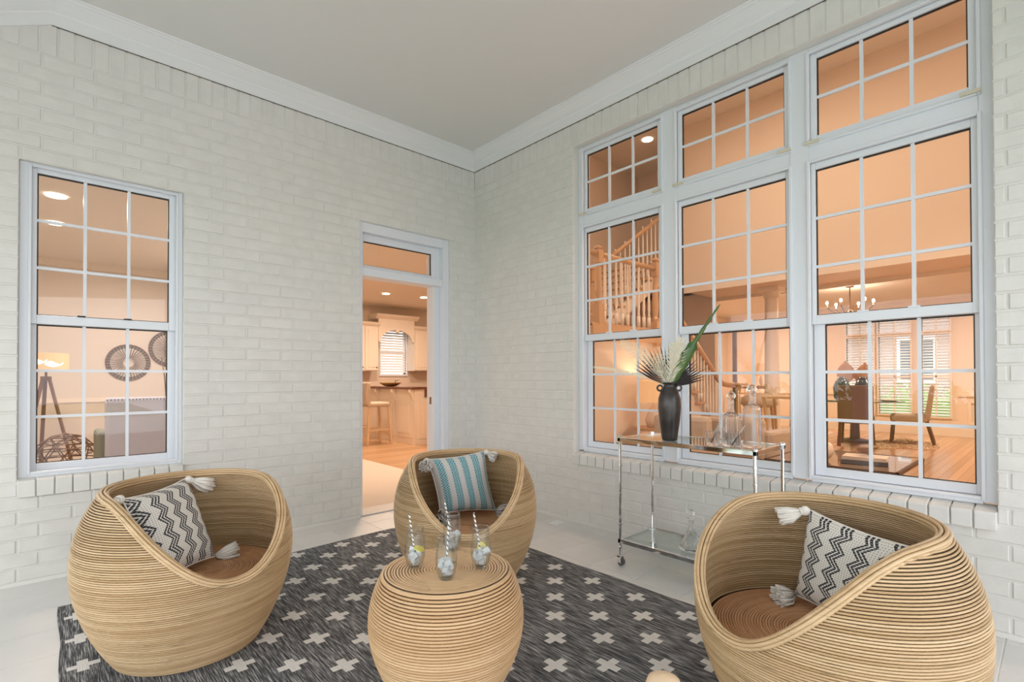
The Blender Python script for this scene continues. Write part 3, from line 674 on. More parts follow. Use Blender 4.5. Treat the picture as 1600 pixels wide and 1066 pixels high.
# ---- den
def wbasket(x, z, r, lab):
    o = empty('wall_basket', (x, 5.40, z), lab, 'basket')
    MB().lathe([(0, -.05), (r*.5, -.045), (r*.8, -.03), (r, 0), (r*.98, .006), (0, -.03)], 36).build('woven_disc', MAT['wicker'], o).rotation_euler = (PI/2, 0, 0)
    MB().tube([(r*math.cos(a*PI/18), -.012, r*math.sin(a*PI/18)) for a in range(36)], .009, 6, closed=True).build('rim', MAT['dark_wood'], o)
    mb = MB()
    for a in range(36): an = a*PI/18; mb.bar((.07*math.cos(an), -.052, .07*math.sin(an)), (r*.97*math.cos(an), -.012, r*.97*math.sin(an)), .007)
    mb.build('spokes', MAT['dark_wood'], o, kind='stuff'); return o
# the disc mesh is turned by the object, so its own weave runs in XY: give it a copy material
wbasket(-2.345, 1.435, .265, 'round dark woven wall basket, fully in view on the den wall'); wbasket(-1.82, 1.66, .275, 'round dark woven wall basket cut off by the den window edge')
tl = empty('tripod_lamp', (-3.24, 4.0, 0), 'tripod floor lamp with drum shade printed with white leaves', 'lamp')
for a in (100, 215, 335): an = math.radians(a); MB().bar((.03*math.cos(an), .03*math.sin(an), 1.2), (.30*math.cos(an), .30*math.sin(an), 0), .035, .022).build('leg', MAT['dark_wood'], tl)
MB().lathe([(.05, 1.17), (.05, 1.22), (.012, 1.22), (.012, 1.32), (0, 1.32)], 12).build('stem', MAT['dark_wood'], tl)
sh = MB().lathe([(.205, 1.28), (.205, 1.49), (.200, 1.49), (.200, 1.28)], 36).build('shade', MAT['shade'], tl)
for dx, dz, s in ((-.09, 0, 1.15), (.06, -.03, .95)):
    mb = MB(); up_, dn = [], []
    for i in range(13):
        t = i/12; x = (t-.5)*.15*s; up_.append((x, .034*s*math.sin(PI*t)**.8+.012*math.sin(6*t))); dn.append((x, -.028*s*math.sin(PI*t)))
    for i in range(12):
        q = [up_[i], up_[i+1], dn[i+1], dn[i]]; n = len(mb.v)
        for x, z in q: xx = dx+x; mb.v.append((xx, -math.sqrt(.2075**2-xx*xx), 1.385+dz+z))
        mb.f.append((n, n+1, n+2, n+3))
    mb.tube([(dx+.055*s+j*.012, -math.sqrt(.208**2-(dx+.055*s+j*.012)**2), 1.385+dz-.01+.004*j*j) for j in range(4)], .005, 5)
    mb.build('leaf_print', MAT['shade_leaf'], sh, fix=False)
# wire ball on the floor
gb = empty('wire_ball', (-3.08, 3.32, .31), 'faceted brown wire ball standing on the den floor', 'ornament')
bm = bmesh.new(); bmesh.ops.create_icosphere(bm, subdivisions=2, radius=.285)
mb = MB()
for e in bm.edges: mb.tube([tuple(v.co) for v in e.verts], .006, 4)
for e in bm.edges:
    a, b = e.verts[0].co, e.verts[1].co; c = (a+b)/2; mb.tube([tuple(c*.98), tuple(Matrix.Rotation(.55, 3, 'Z') @ (c*.98))], .0045, 4)
bm.free(); mb.build('wire_cage', mat('rust_wire', (.16, .085, .05), .5, .4), gb)
ac = empty('armchair', (0, 0, 0), 'lavender grey armchair with nailhead back seen from behind in the den', 'chair')
def rbox(p, name, mtl, parent, bev): mb = MB(); mb.box(*p); return mb.build(name, mtl, parent, bevel=bev)
rbox((-2.80, 2.30, .28, -2.22, 2.40, 1.00), 'backrest', MAT['grey_linen'], ac, .03); rbox((-2.84, 2.36, .25, -2.18, 2.95, .45), 'seat', MAT['grey_linen'], ac, .04)
rbox((-2.86, 2.36, .25, -2.77, 2.9, .66), 'armrest', MAT['green_grey'], ac, .03); rbox((-2.25, 2.36, .25, -2.16, 2.9, .66), 'armrest', MAT['green_grey'], ac, .03)
for x in (-2.80, -2.22):
    for y in (2.42, 2.88): MB().bar((x, y, .25), (x, y, 0), .05).build('leg', MAT['dark_wood'], ac)
mb = MB()
for i in range(20): mb.ball((-2.785+i*.029, 2.298, .978), .007, 6, 4)
mb.build('nailheads', MAT['bronze'], ac, kind='stuff')
br = MB()
for i, (dx, h) in enumerate(((.22, .70), (.10, .62), (-.05, .55), (.30, .52))): br.tube([(0, 0, 0), (dx*.3, 0, h*.5), (dx, .02, h)], .006, 5)
o = br.build('dried_branches', MAT['dark_wood'], loc=(-2.12, 3.6, .91)); tag(o, 'thin bare branches standing beside the den armchair', 'branches')
o = MB().lathe([(.05, 0), (.09, .08), (.10, .16), (.05, .26), (.045, .3), (.0, .29)], 18).build('floor_vase', MAT['ivory'], smooth=True, loc=(-2.12, 3.6, .62)); tag(o, 'ivory vase behind the den armchair holding branches', 'vase')
o = empty('side_table', (-2.12, 3.6, 0), 'round dark side table behind the den armchair', 'table')
MB().lathe([(0, .595), (.25, .595), (.25, .62), (0, .62)], 24).build('top', MAT['dark_wood'], o); MB().lathe([(.16, 0), (.16, .02), (.025, .03), (.025, .595)], 16).build('pedestal', MAT['dark_wood'], o)

# ---- staircase
sc_ = empty('staircase', (0, 0, 0), 'oak and cream staircase with turned balusters behind the window nearest the room corner', 'staircase')
MB().box(1.35, -.42, 0, 2.66, 1.94, 1.78).build('landing_wall', MAT['peach'], sc_)
MB().box(1.30, -.48, 1.78, 2.70, 1.94, 1.82).build('landing_floor', MAT['stair_wood'], sc_)
N = 11; GO = .1855; RI = .1655     # lower flight, floor to landing
for i in range(N-1):
    x1 = 4.70-i*GO; z1 = (i+1)*RI
    MB().box(x1-GO-.02, -.48, z1-.03, x1+.02, .58, z1).build('tread', MAT['stair_wood'], sc_); MB().box(x1-.012, -.42, z1-RI, x1, .58, z1-.03).build('riser', MAT['cream'], sc_)
MB().prism([(4.72, 0), (4.72, .13), (2.66, 1.80), (2.66, 0)], 1, -.42, -.39).build('stringer', MAT['peach'], sc_)
def baluster_mesh(h):
    return MB().box(-.016, -.016, 0, .016, .016, h*.18).lathe([(.014, h*.18), (.019, h*.2), (.012, h*.23), (.019, h*.32), (.016, h*.45), (.010, h*.9), (.010, h)], 8).mesh('baluster', MAT['cream'], True)
bm_ = baluster_mesh(.80)
for i in range(N-1):
    for f in (.25, .75):
        link('baluster', bm_, sc_, (4.70-(i+f)*GO, -.44, (i+1)*RI)).scale = (1, 1, .96+.2*(f-.5))
for i in range(9): link('baluster', bm_, sc_, (1.58+i*.118, -.44, 1.82))      # level guard of the landing
M_ = 9; UG = 2.3/9; UR = 1.55/9    # upper flight, landing to gallery
for i in range(M_-1):
    x0 = 2.75+i*UG; z1 = 1.82+(i+1)*UR
    MB().box(x0-.02, .62, z1-.03, x0+UG+.02, 1.94, z1).build('tread', MAT['stair_wood'], sc_); MB().box(x0, .66, z1-UR, x0+.012, 1.94, z1-.03).build('riser', MAT['cream'], sc_)
    for f in (.2, .7): link('baluster', bm_, sc_, (2.75+(i+f)*UG, .65, z1)).scale = (1, 1, 1.08)
MB().prism([(2.70, 1.62), (2.70, 1.84), (5.05, 3.37), (5.05, 3.10)], 1, .64, .67).build('stringer', MAT['cream'], sc_)
MB().box(5.05, .62, 3.08, 5.9, 1.94, 3.37).build('gallery_floor', MAT['peach'], sc_); MB().box(5.02, .59, 3.34, 5.9, .66, 3.39).build('gallery_nosing', MAT['stair_wood'], sc_)
for i in range(7): link('baluster', bm_, sc_, (5.12+i*.115, .65, 3.39)).scale = (1, 1, 1.1)
def newel(x, y, z, h, name='newel'):
    mb = MB(); mb.box(-.05, -.05, 0, .05, .05, h*.28).lathe([(.045, h*.28), (.05, h*.31), (.03, h*.34), (.045, h*.45), (.038, h*.62), (.028, h*.78), (.045, h*.8)], 12).box(-.045, -.045, h*.8, .045, .045, h*.96).ball((0, 0, h*.99), .05, 10, 6, (1, 1, .6))
    return mb.build(name, MAT['stair_wood'], sc_, loc=(x, y, z))
newel(1.47, -.44, 1.78, .92); newel(2.68, -.44, 1.60, 1.15); newel(2.72, .65, 1.80, 1.02); newel(5.86, .65, 3.37, .95)
MB().box(1.30, -.50, 1.64, 2.70, -.42, 1.80).build('guard_fascia', MAT['stair_wood'], sc_)
def rail(pts, w=.065): return MB().tube(pts, w/2, 8, up=(0, 0, 1)).build('handrail', MAT['stair_wood'], sc_, smooth=True)
rail([(1.30, -.44, 2.62), (2.68, -.44, 2.62)]); rail([(2.72, .65, 2.76), (5.05, .65, 4.26), (5.2, .65, 4.29), (5.88, .65, 4.29)])
rail([(2.68, -.44, 2.38), (2.80, -.44, 2.38), (4.45, -.44, 1.16), (4.60, -.45, 1.09), (4.78, -.46, 1.07), (4.95, -.47, 1.07)], .085)
MB().lathe([(0, 0), (.13, .0), (.15, .02), (.13, .04), (0, .04)], 20).build('volute', MAT['stair_wood'], sc_, smooth=True, loc=(4.98, -.52, 1.06))
MB().lathe([(.09, 0), (.09, .06), (.04, .10), (.055, .4), (.03, .9), (.05, 1.05), (.05, 1.07)], 12).build('newel', MAT['stair_wood'], sc_, smooth=True, loc=(4.98, -.52, 0))
for a in range(5): link('baluster', bm_, sc_, (4.98+.12*math.cos(a*1.0+.6), -.52+.12*math.sin(a*1.0+.6), .18))
MB().lathe([(0, 0), (.30, 0), (.30, .17), (0, .17)], 20).build('starting_step', MAT['cream'], sc_, loc=(4.92, -.3, 0))

# ---- great room and dining room
co = empty('column', (5.5, -.85, 0), 'round cream column under the gallery beam', 'column')
MB().lathe([(.13, .16), (.11, .20), (.112, 1.0), (.098, 2.46), (.098, 2.5)], 28).build('shaft', MAT['cream'], co, smooth=True); MB().box(-.16, -.16, 0, .16, .16, .16).build('base', MAT['cream'], co, bevel=.01)
MB().lathe([(.10, 2.48), (.125, 2.50), (.115, 2.52), (.15, 2.58), (.0, 2.58)], 24).box(-.16, -.16, 2.58, .16, .16, 2.66).build('capital', MAT['cream'], co)
o = MB().box(6.0, .30, .0, 6.06, .36, 2.1).build('door_edge', MAT['dark_wood']); o.location = (.28, -.22, 0); tag(o, 'reddish brown door edge standing open beyond the stairs', 'door')
ct = empty('console_table', (0, 0, 0), 'slim cream console table beyond the stair foot', 'table')
MB().box(6.45, -.42, .98, 6.75, .25, 1.02).build('top', MAT['stair_wood'], ct)
for x in (6.48, 6.72):
    for y in (-.39, .22): MB().bar((x, y, .98), (x, y, 0), .04).build('leg', MAT['cream'], ct)
la = empty('table_lamp', (6.58, -.26, 1.021), 'table lamp with tan cone shade on the console table', 'lamp')
MB().lathe([(.07, 0), (.07, .015), (.02, .03), (.035, .10), (.012, .18), (.012, .24)], 14).build('base', MAT['ivory'], la, smooth=True)
MB().lathe([(.155, .20), (.06, .43), (.056, .43), (.15, .20)], 24).build('shade', MAT['shade'], la)
lamp('table_lamp_bulb', (6.58, -.26, 1.28), .03, 14, WARM, 'POINT')
# dining set
dt = empty('dining_table', (7.8, -1.45, 0), 'round glass topped dining table on a dark pedestal', 'table')
MB().lathe([(0, .745), (.74, .745), (.75, .752), (.74, .76), (0, .76)], 40).build('glass_top', mat('green_table_glass', (.16, .19, .16), .08), dt)
MB().lathe([(.24, 0), (.24, .03), (.08, .06), (.07, .40), (.16, .70), (.18, .745)], 16).build('pedestal', MAT['taupe'], dt)
def dchair(name, x, y, rz, m_, lab, s=1):
    o = empty(name, (x, y, .031), lab, 'chair', group='chairs around the dining table', rz=rz)
    rbox((-.25, -.25, .38, .25, .27, .50), 'seat', m_, o, .03)
    mb = MB(); mb.prism([(-.20, .46), (-.28, 1.0), (-.33, 1.03), (-.35, 1.0), (-.28, .40)], 0, -.25, .25); mb.build('backrest', m_, o, bevel=.02)
    for px, py, dx, dy in ((-.21, -.23, -.02, -.10), (.21, -.23, .02, -.10), (-.21, .23, -.02, .03), (.21, .23, .02, .03)): MB().bar((px, py, .40), (px+dx, py+dy, 0), .045).build('leg', MAT['dark_wood'], o)
    return o
dchair('dining_chair', 6.93, -1.68, math.radians(-80), MAT['taupe'], 'brown dining chair with its back to the window')
dchair('dining_chair', 8.05, -2.22, math.radians(8), MAT['linen'], 'beige dining chair seen from its side at the right of the table')
vs = empty('leaf_vase', (7.75, -1.42, .761), 'dark smoked glass jar vase with copper leaves on the dining table', 'vase')
MB().lathe([(.09, 0), (.13, .05), (.14, .25), (.10, .36), (.06, .40), (.07, .43), (.0, .42)], 20).build('jar', MAT['jar'], vs, smooth=True, loc=(0, .16, 0)); MB().lathe([(.09, 0), (.13, .05), (.14, .25), (.10, .36), (.06, .40), (.07, .43), (.0, .42)], 20).build('jar', MAT['jar'], vs, smooth=True, loc=(.02, -.17, 0))
for y, h, wd, tw in ((.10, .38, .17, .2), (-.14, .34, .16, -.5), (-.22, .22, .12, .9)):
    mb = MB()
    for i in range(9):
        t = i/8; ww = wd*math.sin(PI*min(1, t*.9+.06))**.7*(1-.25*t); z = .36+h*t
        for sgn in (-1, 0, 1): mb.v.append((.05*math.sin(t*2)+abs(sgn)*.03, y+sgn*ww+tw*.1*t, z-abs(sgn)*.03))
    for i in range(8):
        for j in (0, 1): a = i*3+j; mb.f.append((a, a+1, a+4, a+3))
    mb.build('leaf', MAT['dry_leaf'], vs, fix=False)
for i, (x, y) in enumerate(((7.25, -1.15), (7.9, -1.95))):
    o = MB().lathe([(.0, 0), (.10, .0), (.15, .012), (.15, .018), (.0, .012)], 24).build('plate', MAT['ivory'], smooth=True, loc=(x, y, .761)); tag(o, 'ivory dinner plate on the '+['left', 'right'][i]+' side of the dining table', 'plate', 'dinner plates')
ch = empty('chandelier', (7.1, -1.56, 2.78), 'bronze chandelier with candle bulbs over the dining table', 'chandelier')
MB().lathe([(0, 0), (.06, 0), (.06, -.02), (.008, -.03), (.008, -.55), (.02, -.57), (0, -.6)], 10).build('stem', MAT['bronze'], ch)
for i in range(6):
    a = i*PI/3+.9; c_, s_ = math.cos(a), math.sin(a)
    q = MB().tube([(.02*c_, .02*s_, -.42), (.14*c_, .14*s_, -.50), (.28*c_, .28*s_, -.42), (.34*c_, .34*s_, -.35)], .007, 6).build('arm', MAT['bronze'], ch)
    MB().lathe([(.012, 0), (.012, .05), (0, .05)], 8).build('candle', MAT['cream'], q, loc=(.34*c_, .34*s_, -.35)); MB().ball((.34*c_, .34*s_, -.275), .022, 8, 6, (1, 1, 1.5)).build('bulb', MAT['bulb'], q)
lamp('chandelier_bulb', (7.1, -1.56, 2.40), .2, 25, WARM, 'POINT')
mb = MB(); pts = []
for i in range(40):
    a = i*2*PI/40; r = 1+.16*math.sin(3*a+.5)+.10*math.sin(5*a)+random.uniform(-.04, .04); pts.append((7.85+.85*r*math.cos(a), -2.15+.45*r*math.sin(a)))
mb.prism(pts, 2, 0, .010)
for i in range(700):
    a = random.uniform(0, 2*PI); q = random.random()**.5; j = int(a/(2*PI)*40) % 40; x, y = 7.85+(pts[j][0]-7.85)*q, -2.15+(pts[j][1]+2.15)*q
    mb.tube([(x, y, .005), (x+random.uniform(-.06, .06), y+random.uniform(-.06, .06), .03)], [.008, .001], 3, cap=False)
o = mb.build('fur_rug', MAT['fur']); tag(o, 'shaggy cream hide rug lying under the dining table', 'rug')
# coffee table and what lies on it
cf = empty('coffee_table', (0, 0, 0), 'low glass coffee table with a dark bronze frame just behind the right window', 'table')
X0, X1, Y0, Y1 = 1.76, 2.86, -3.17, -2.15
MB().box(X0, Y0, .39, X0+.025, Y1, .42).box(X1-.025, Y0, .39, X1, Y1, .42).box(X0, Y0, .39, X1, Y0+.025, .42).box(X0, Y1-.025, .39, X1, Y1, .42).build('frame', MAT['bronze'], cf)
for x in (X0+.0125, X1-.0125):
    for y in (Y0+.0125, Y1-.0125, -2.45): MB().bar((x, y, .39), (x, y, 0), .022).build('leg', MAT['bronze'], cf)
MB().box(X0+.02, Y0+.02, .405, X1-.02, Y1-.02, .418).build('glass_top', mat('coffee_table_glass', (.30, .22, .16), .04), cf)
def book(name, c, sz, rz, cov, lab, grp, pm=None):
    o = empty(name, c, lab, 'book', group=grp, rz=rz); w_, d_, h = sz
    MB().box(-w_/2, -d_/2, 0, w_/2, d_/2, .004).box(-w_/2, -d_/2, h-.004, w_/2, d_/2, h).box(-w_/2, -d_/2, 0, -w_/2+.004, d_/2, h).build('cover', cov, o)
    MB().box(-w_/2+.004, -d_/2+.004, .004, w_/2-.005, d_/2-.004, h-.004).build('pages', pm or MAT['paper'], o); return o
book('book', (2.12, -2.86, .42), (.26, .34, .035), .2, MAT['book_grey'], 'grey book at the bottom of the pile on the coffee table', 'coffee table books'); book('book', (2.12, -2.87, .455), (.24, .32, .03), .1, MAT['ivory'], 'pale book on top of the pile on the coffee table', 'coffee table books')
mb = MB()
for i in range(22):
    a = i/21*PI*1.7; mb.v
pts = [(.05*math.cos(t)*(1-t*.09), .09*math.sin(t)*(1-t*.07), .03+.012*t) for t in [i*.28 for i in range(18)]]
o = MB().tube(pts, [.032-.0015*i for i in range(18)], 8).build('shell_ornament', MAT['shell'], smooth=True, loc=(2.14, -2.90, .487)); tag(o, 'curled brown shell ornament on the coffee table books', 'ornament')
o = MB().lathe([(.05, 0), (.10, .03), (.125, .09), (.11, .15), (.06, .18), (.0, .17)], 24, sq=lambda a, z: 1+.04*math.cos(8*a)).build('ribbed_pot', MAT['ivory'], smooth=True, loc=(2.05, -2.52, .42)); tag(o, 'round ivory ribbed pot on the coffee table', 'pot')
o = MB().lathe([(.03, 0), (.05, .04), (.045, .10), (.0, .11)], 16).build('amber_votive', mat('amber_glass', (.35, .10, .03), .2), smooth=True, loc=(2.45, -2.38, .42)); tag(o, 'small amber votive cup on the far end of the coffee table', 'cup')
# seating of the great room
so = empty('sofa', (0, 0, 0), 'oatmeal linen sofa end at the far right behind the right window', 'sofa')
rbox((1.70, -4.6, .10, 2.5, -3.66, .42), 'seat', MAT['linen'], so, .05); rbox((1.68, -3.80, .10, 2.5, -3.62, .70), 'armrest', MAT['linen'], so, .04); rbox((1.60, -4.6, .10, 1.78, -3.70, .80), 'backrest', MAT['linen'], so, .04)
for x in (1.70, 2.4): MB().bar((x, -3.68, .10), (x+.02, -3.66, 0), .04).build('leg', MAT['dark_wood'], so)
s2 = empty('settee', (0, 0, 0), 'beige settee facing away behind the middle window', 'sofa')
rbox((2.35, -1.95, .28, 3.1, -1.05, .46), 'seat', MAT['linen'], s2, .04); rbox((2.25, -1.95, .28, 2.38, -1.05, .74), 'backrest', MAT['linen'], s2, .04); rbox((2.3, -2.02, .28, 3.1, -1.90, .62), 'armrest', MAT['linen'], s2, .04); rbox((2.3, -1.10, .28, 3.1, -.98, .62), 'armrest', MAT['linen'], s2, .04)
for x in (2.35, 3.05):
    for y in (-1.98, -1.02): MB().bar((x, y, .28), (x, y, 0), .05).build('leg', MAT['dark_wood'], s2)
s3 = empty('club_chair', (0, 0, 0), 'cream club chair behind the vase, left in the middle window', 'chair')
rbox((1.2, -1.58, .18, 1.8, -.98, .40), 'seat', MAT['linen'], s3, .05); rbox((1.75, -1.6, .18, 1.9, -.96, .78), 'backrest', MAT['linen'], s3, .05); rbox((1.2, -1.68, .18, 1.85, -1.56, .58), 'armrest', MAT['linen'], s3, .04)
for x in (1.25, 1.8):
    for y in (-1.6, -1.05): MB().bar((x, y, .18), (x, y, 0), .04).build('leg', MAT['dark_wood'], s3)
e2 = empty('end_table', (2.05, -1.38, 0), 'small round end table under the drum lamp', 'table'); e2.location = (2.16, -.72, 0)
MB().lathe([(0, .56), (.24, .56), (.24, .59), (0, .59)], 24).build('top', MAT['stair_wood'], e2); MB().lathe([(.15, 0), (.15, .02), (.025, .03), (.025, .56)], 14).build('pedestal', MAT['stair_wood'], e2)
l2 = empty('drum_lamp', (2.16, -.72, .591), 'drum shade table lamp glowing on the end table', 'lamp')
MB().lathe([(.07, 0), (.10, .08), (.05, .22), (.012, .26), (.012, .32)], 16).build('base', MAT['ivory'], l2, smooth=True); MB().lathe([(.20, .30), (.18, .56), (.175, .56), (.195, .30)], 28).build('shade', MAT['shade'], l2)
lamp('drum_lamp_bulb', (2.16, -.72, 1.03), .03, 10, WARM, 'POINT')
st_ = empty('round_stool', (4.08, -1.20, 0), 'round cushioned stool on splayed wooden legs near the column', 'stool')
MB().lathe([(.20, .78), (.24, .82), (.23, .90), (.12, .96), (0, .97)], 24).build('cushion', MAT['linen'], st_, smooth=True)
for a in range(4): an = a*PI/2+.5; MB().bar((.15*math.cos(an), .15*math.sin(an), .80), (.22*math.cos(an), .22*math.sin(an), 0), .03).build('leg', MAT['stair_wood'], st_)
sd = empty('writing_table', (3.31, -1.78, 0), 'slim wooden table edge with slanted leg at the right of the middle window', 'table')
MB().box(-.18, -.18, .93, .18, .18, .955).build('top', MAT['stair_wood'], sd)
for x in (-.16, .16):
    for y in (-.16, .16): MB().bar((x, y, .93), (x*.85, y*.6, 0), .028).build('leg', MAT['stair_wood'], sd)

nb = empty('neighbour_house', (0, 0, 0), 'pinkish brick house glimpsed through the blinds of the dining room', 'house')
PB = mat('pink_brick', (.42, .27, .23), .8)
MB().box(19, -9, -.2, 20, 6, 4.4).build('wall', PB, nb); MB().prism([(18.6, 4.4), (20.4, 4.4), (19.6, 6.4)], 1, -9.3, 6.3).build('roof', mat('grey_roof', (.2, .2, .2), .9), nb)
for y in (-5.6, -1.2, 2.4): f = MB().box(18.95, y, 1.0, 19.0, y+1.1, 2.6).build('window', MAT['white'], nb); MB().box(18.93, y+.1, 1.1, 18.955, y+1.0, 2.5).build('pane', mat('dark_pane', (.1, .12, .14), .1), f)

# ================================================================== THE PORCH FURNITURE
# ---- rug
RX0, RX1, RY0, RY1 = -3.16, -.745, -4.3, -.50
mb = MB(); nx, ny = 48, 76; v = []; TH = .007
def rugz(x, y): return .0075+.0012*math.sin(x*5.1+y*2.3)*math.sin(y*3.7-x*1.3)
def rx(i, j): return RX0+(RX1-RX0)*i/nx+.004*math.sin(j*.5)*(1 if i in (0, nx) else 0)
def ry(i, j):
    y = RY0+(RY1-RY0)*j/ny
    if j == ny: y += -.055+.055*i/nx*1.2+.01*math.sin(i*.22)
    return y
for top in (1, 0):
    for i in range(nx+1):
        for j in range(ny+1): x, y = rx(i, j), ry(i, j); mb.v.append((x, y, rugz(x, y) if top else .0005))
K = (nx+1)*(ny+1)
for i in range(nx):
    for j in range(ny):
        a = i*(ny+1)+j; mb.f.append((a, a+ny+1, a+ny+2, a+1)); mb.f.append((K+a, K+a+1, K+a+ny+2, K+a+ny+1))
for i in range(nx):
    for j in (0, ny): a = i*(ny+1)+j; b = a+ny+1; mb.f.append((a, b, K+b, K+a))
for j in range(ny):
    for i in (0, nx): a = i*(ny+1)+j; b = a+1; mb.f.append((a, b, K+b, K+a))
o = mb.build('area_rug', MAT['rug'], smooth=False); tag(o, 'charcoal flat woven rug with white plus signs on the tiled floor', 'rug')
RT = .0090

# ---- rattan tub chairs
def polyfit_r(z):  # outer radius against height, fitted to the profile
    t = max(0, min(1, z/.698)); kn = [.281, .370, .414, .405, .324]; s = 0
    xs = [0, .25, .5, .75, 1]
    for i in range(5):
        l = kn[i]
        for j in range(5):
            if j != i: l *= (t-xs[j])/(xs[i]-xs[j])
        s += l
    return s
RIM = [(0, .350), (10, .358), (20, .395), (30, .458), (40, .528), (50, .592), (60, .642), (75, .680), (95, .694), (120, .698), (180, .698)]
def rimz(a):
    a = abs((a+180) % 360-180)
    for (p, z), (q, y) in zip(RIM[:-1], RIM[1:]):
        if a <= q: t = (a-p)/(q-p); t = t; return z+(y-z)*t
    return RIM[-1][1]
def rimz_s(a): return (rimz(a-8)+2*rimz(a-4)+3*rimz(a)+2*rimz(a+4)+rimz(a+8))/9
CR = .00395
def cane_arcs(mb, z, r, seg=88, step=.0, cut=.010, rad=CR):
    on = [rimz_s(360*k/seg) > z+cut for k in range(seg)]
    tone = random.random()
    if all(on):
        mb.tube([(r*math.cos(2*PI*k/seg), r*math.sin(2*PI*k/seg), z) for k in range(seg)], rad, 5, closed=True, tone=tone, up=(0, 0, 1)); return
    if not any(on): return
    # single gap centred on the front
    k0 = next(k for k in range(seg) if on[k] and not on[k-1]); n = sum(on)
    a0 = 360*k0/seg; lo, hi = a0-360/seg, a0
    for _ in range(12):
        m_ = (lo+hi)/2
        if rimz_s(m_) > z+cut: hi = m_
        else: lo = m_
    a0 = hi; a1 = 360-a0 if a0 < 180 else 360-a0
    N_ = max(8, int((360-2*a0)/360*seg)); pts = []
    for i in range(N_+1): a = math.radians(a0+(360-2*a0)*i/N_); pts.append((r*math.cos(a), r*math.sin(a), z))
    mb.tube(pts, rad, 5, tone=tone, up=(0, 0, 1))
def make_chair():
    root = empty('rattan_tub_chair')
    out = MB(); z = CR
    while z < .695: cane_arcs(out, z, polyfit_r(z)-CR, cut=.006); z += .0086
    out.build('outer_canes', MAT['rattan'], root, smooth=True, fix=False, kind='stuff')
    inn = MB(); z = .305
    while z < .690: cane_arcs(inn, z, polyfit_r(z)-.031, cut=.006); z += .0086
    inn.build('inner_canes', MAT['rattan'], root, smooth=True, fix=False, kind='stuff')
    # solid core between the two cane skins
    core = MB(); seg = 96; rows = 26; n0 = 0
    for side in (0, 1):
        for k in range(seg):
            a = 2*PI*k/seg; zt = rimz_s(360*k/seg)-.006
            for i in range(rows+1):
                zb = .012 if side == 0 else .28; z = zb+(zt-zb)*i/rows; r = polyfit_r(z)-(.0078 if side == 0 else .0262); core.v.append((r*math.cos(a), r*math.sin(a), z))
    L = rows+1
    for side in (0, 1):
        for k in range(seg):
            l = (k+1) % seg
            for i in range(rows): b0 = side*seg*L; core.f.append((b0+k*L+i, b0+l*L+i, b0+l*L+i+1, b0+k*L+i+1))
    for k in range(seg):
        l = (k+1) % seg; core.f.append((k*L+rows, l*L+rows, seg*L+l*L+rows, seg*L+k*L+rows))
    core.build('core', MAT['core'], root, smooth=True)
    # rim: canes running along the cut edge
    N_ = 120; base = []
    for k in range(N_):
        a = 360*k/N_; z = rimz_s(a); r = polyfit_r(z)-.0155; an = math.radians(a); base.append((Vector((r*math.cos(an), r*math.sin(an), z)), Vector((math.cos(an), math.sin(an), 0))))
    for q in range(6):
        al = math.radians(-30+q*(240/5)); pts = []
        for k in range(N_):
            p, n = base[k]; t = (base[(k+1) % N_][0]-base[k-1][0]).normalized(); n2 = (n-t*n.dot(t)).normalized(); b = t.cross(n2); b = -b if b.dot(Vector((0, 0, 1))) < 0 and abs(b.z) > .02 else b
            if b.z < 0: b = -b
            pts.append(p+n2*math.cos(al)*.0155+b*(math.sin(al)*.013-.002))
        MB().tube(pts, .0058, 6, closed=True, tone=.25+.7*random.random(), up=(0, 0, 1)).build('rim_cane', MAT['rattan'], root, smooth=True, fix=False)
    s_ = MB(); r = .008
    while r < .362: s_.tube([(r*math.cos(2*PI*k/72), r*math.sin(2*PI*k/72), .301) for k in range(72)], .0046, 5, closed=True, tone=random.random(), up=(0, 0, 1)); r += .0090
    st = s_.build('seat', MAT['seat_cane'], root, smooth=True, fix=False)
    MB().lathe([(0, .285), (.366, .285), (.366, .298), (0, .298)], 48).build('seat_board', MAT['seat_cane'], st)
    MB().lathe([(.24, .0), (.272, .0), (.272, .03), (.24, .03)], 48).build('foot_ring', MAT['core'], root)
    return root
c0 = make_chair()
CH = [((-2.723, -1.400), -77, 'round rattan tub chair nearest the left window, zigzag pillow in it'), ((-1.377, -1.661), -125, 'round rattan tub chair in the far corner holding the teal pillow'),
      ((-1.257, -3.500), 155, 'round rattan tub chair filling the right foreground in front of the bar cart')]
for i, ((x, y), a, lab) in enumerate(CH):
    o = c0 if i == 0 else copy_tree(c0)
    o.location = (x, y, RT); o.rotation_euler = (0, 0, math.radians(a)); tag(o, lab, 'chair', 'rattan tub chairs around the table')

# ---- rattan drum table
tb = empty('rattan_drum_table', (-2.109, -2.509, RT), 'barrel shaped rattan table in the middle of the rug carrying four glasses', 'table')
def tr_(z):
    t = z/.47; kn = [.158, .252, .282, .234]; xs = [0, 1/3, 2/3, 1]; s = 0
    for i in range(4):
        l = kn[i]
        for j in range(4):
            if j != i: l *= (t-xs[j])/(xs[i]-xs[j])
        s += l
    return s
mb = MB(); z = .0048
while z < .465: r = tr_(z)-.0048; mb.tube([(r*math.cos(2*PI*k/80), r*math.sin(2*PI*k/80), z) for k in range(80)], .0047, 6, closed=True, tone=random.random(), up=(0, 0, 1)); z += .0101
mb.build('side_canes', MAT['rattan_light'], tb, smooth=True, fix=False, kind='stuff')
MB().lathe([(.13, .004)]+[(tr_(.47*i/16)-.0078, .47*i/16) for i in range(17)]+[(0, .462)], 64).build('core', MAT['core'], tb, smooth=True)
mb = MB(); r = .006
while r < .190: mb.tube([(r*math.cos(2*PI*k/72), r*math.sin(2*PI*k/72), .4655) for k in range(72)], .0056, 6, closed=True, tone=random.random()*.5+.5, up=(0, 0, 1)); r += .0108
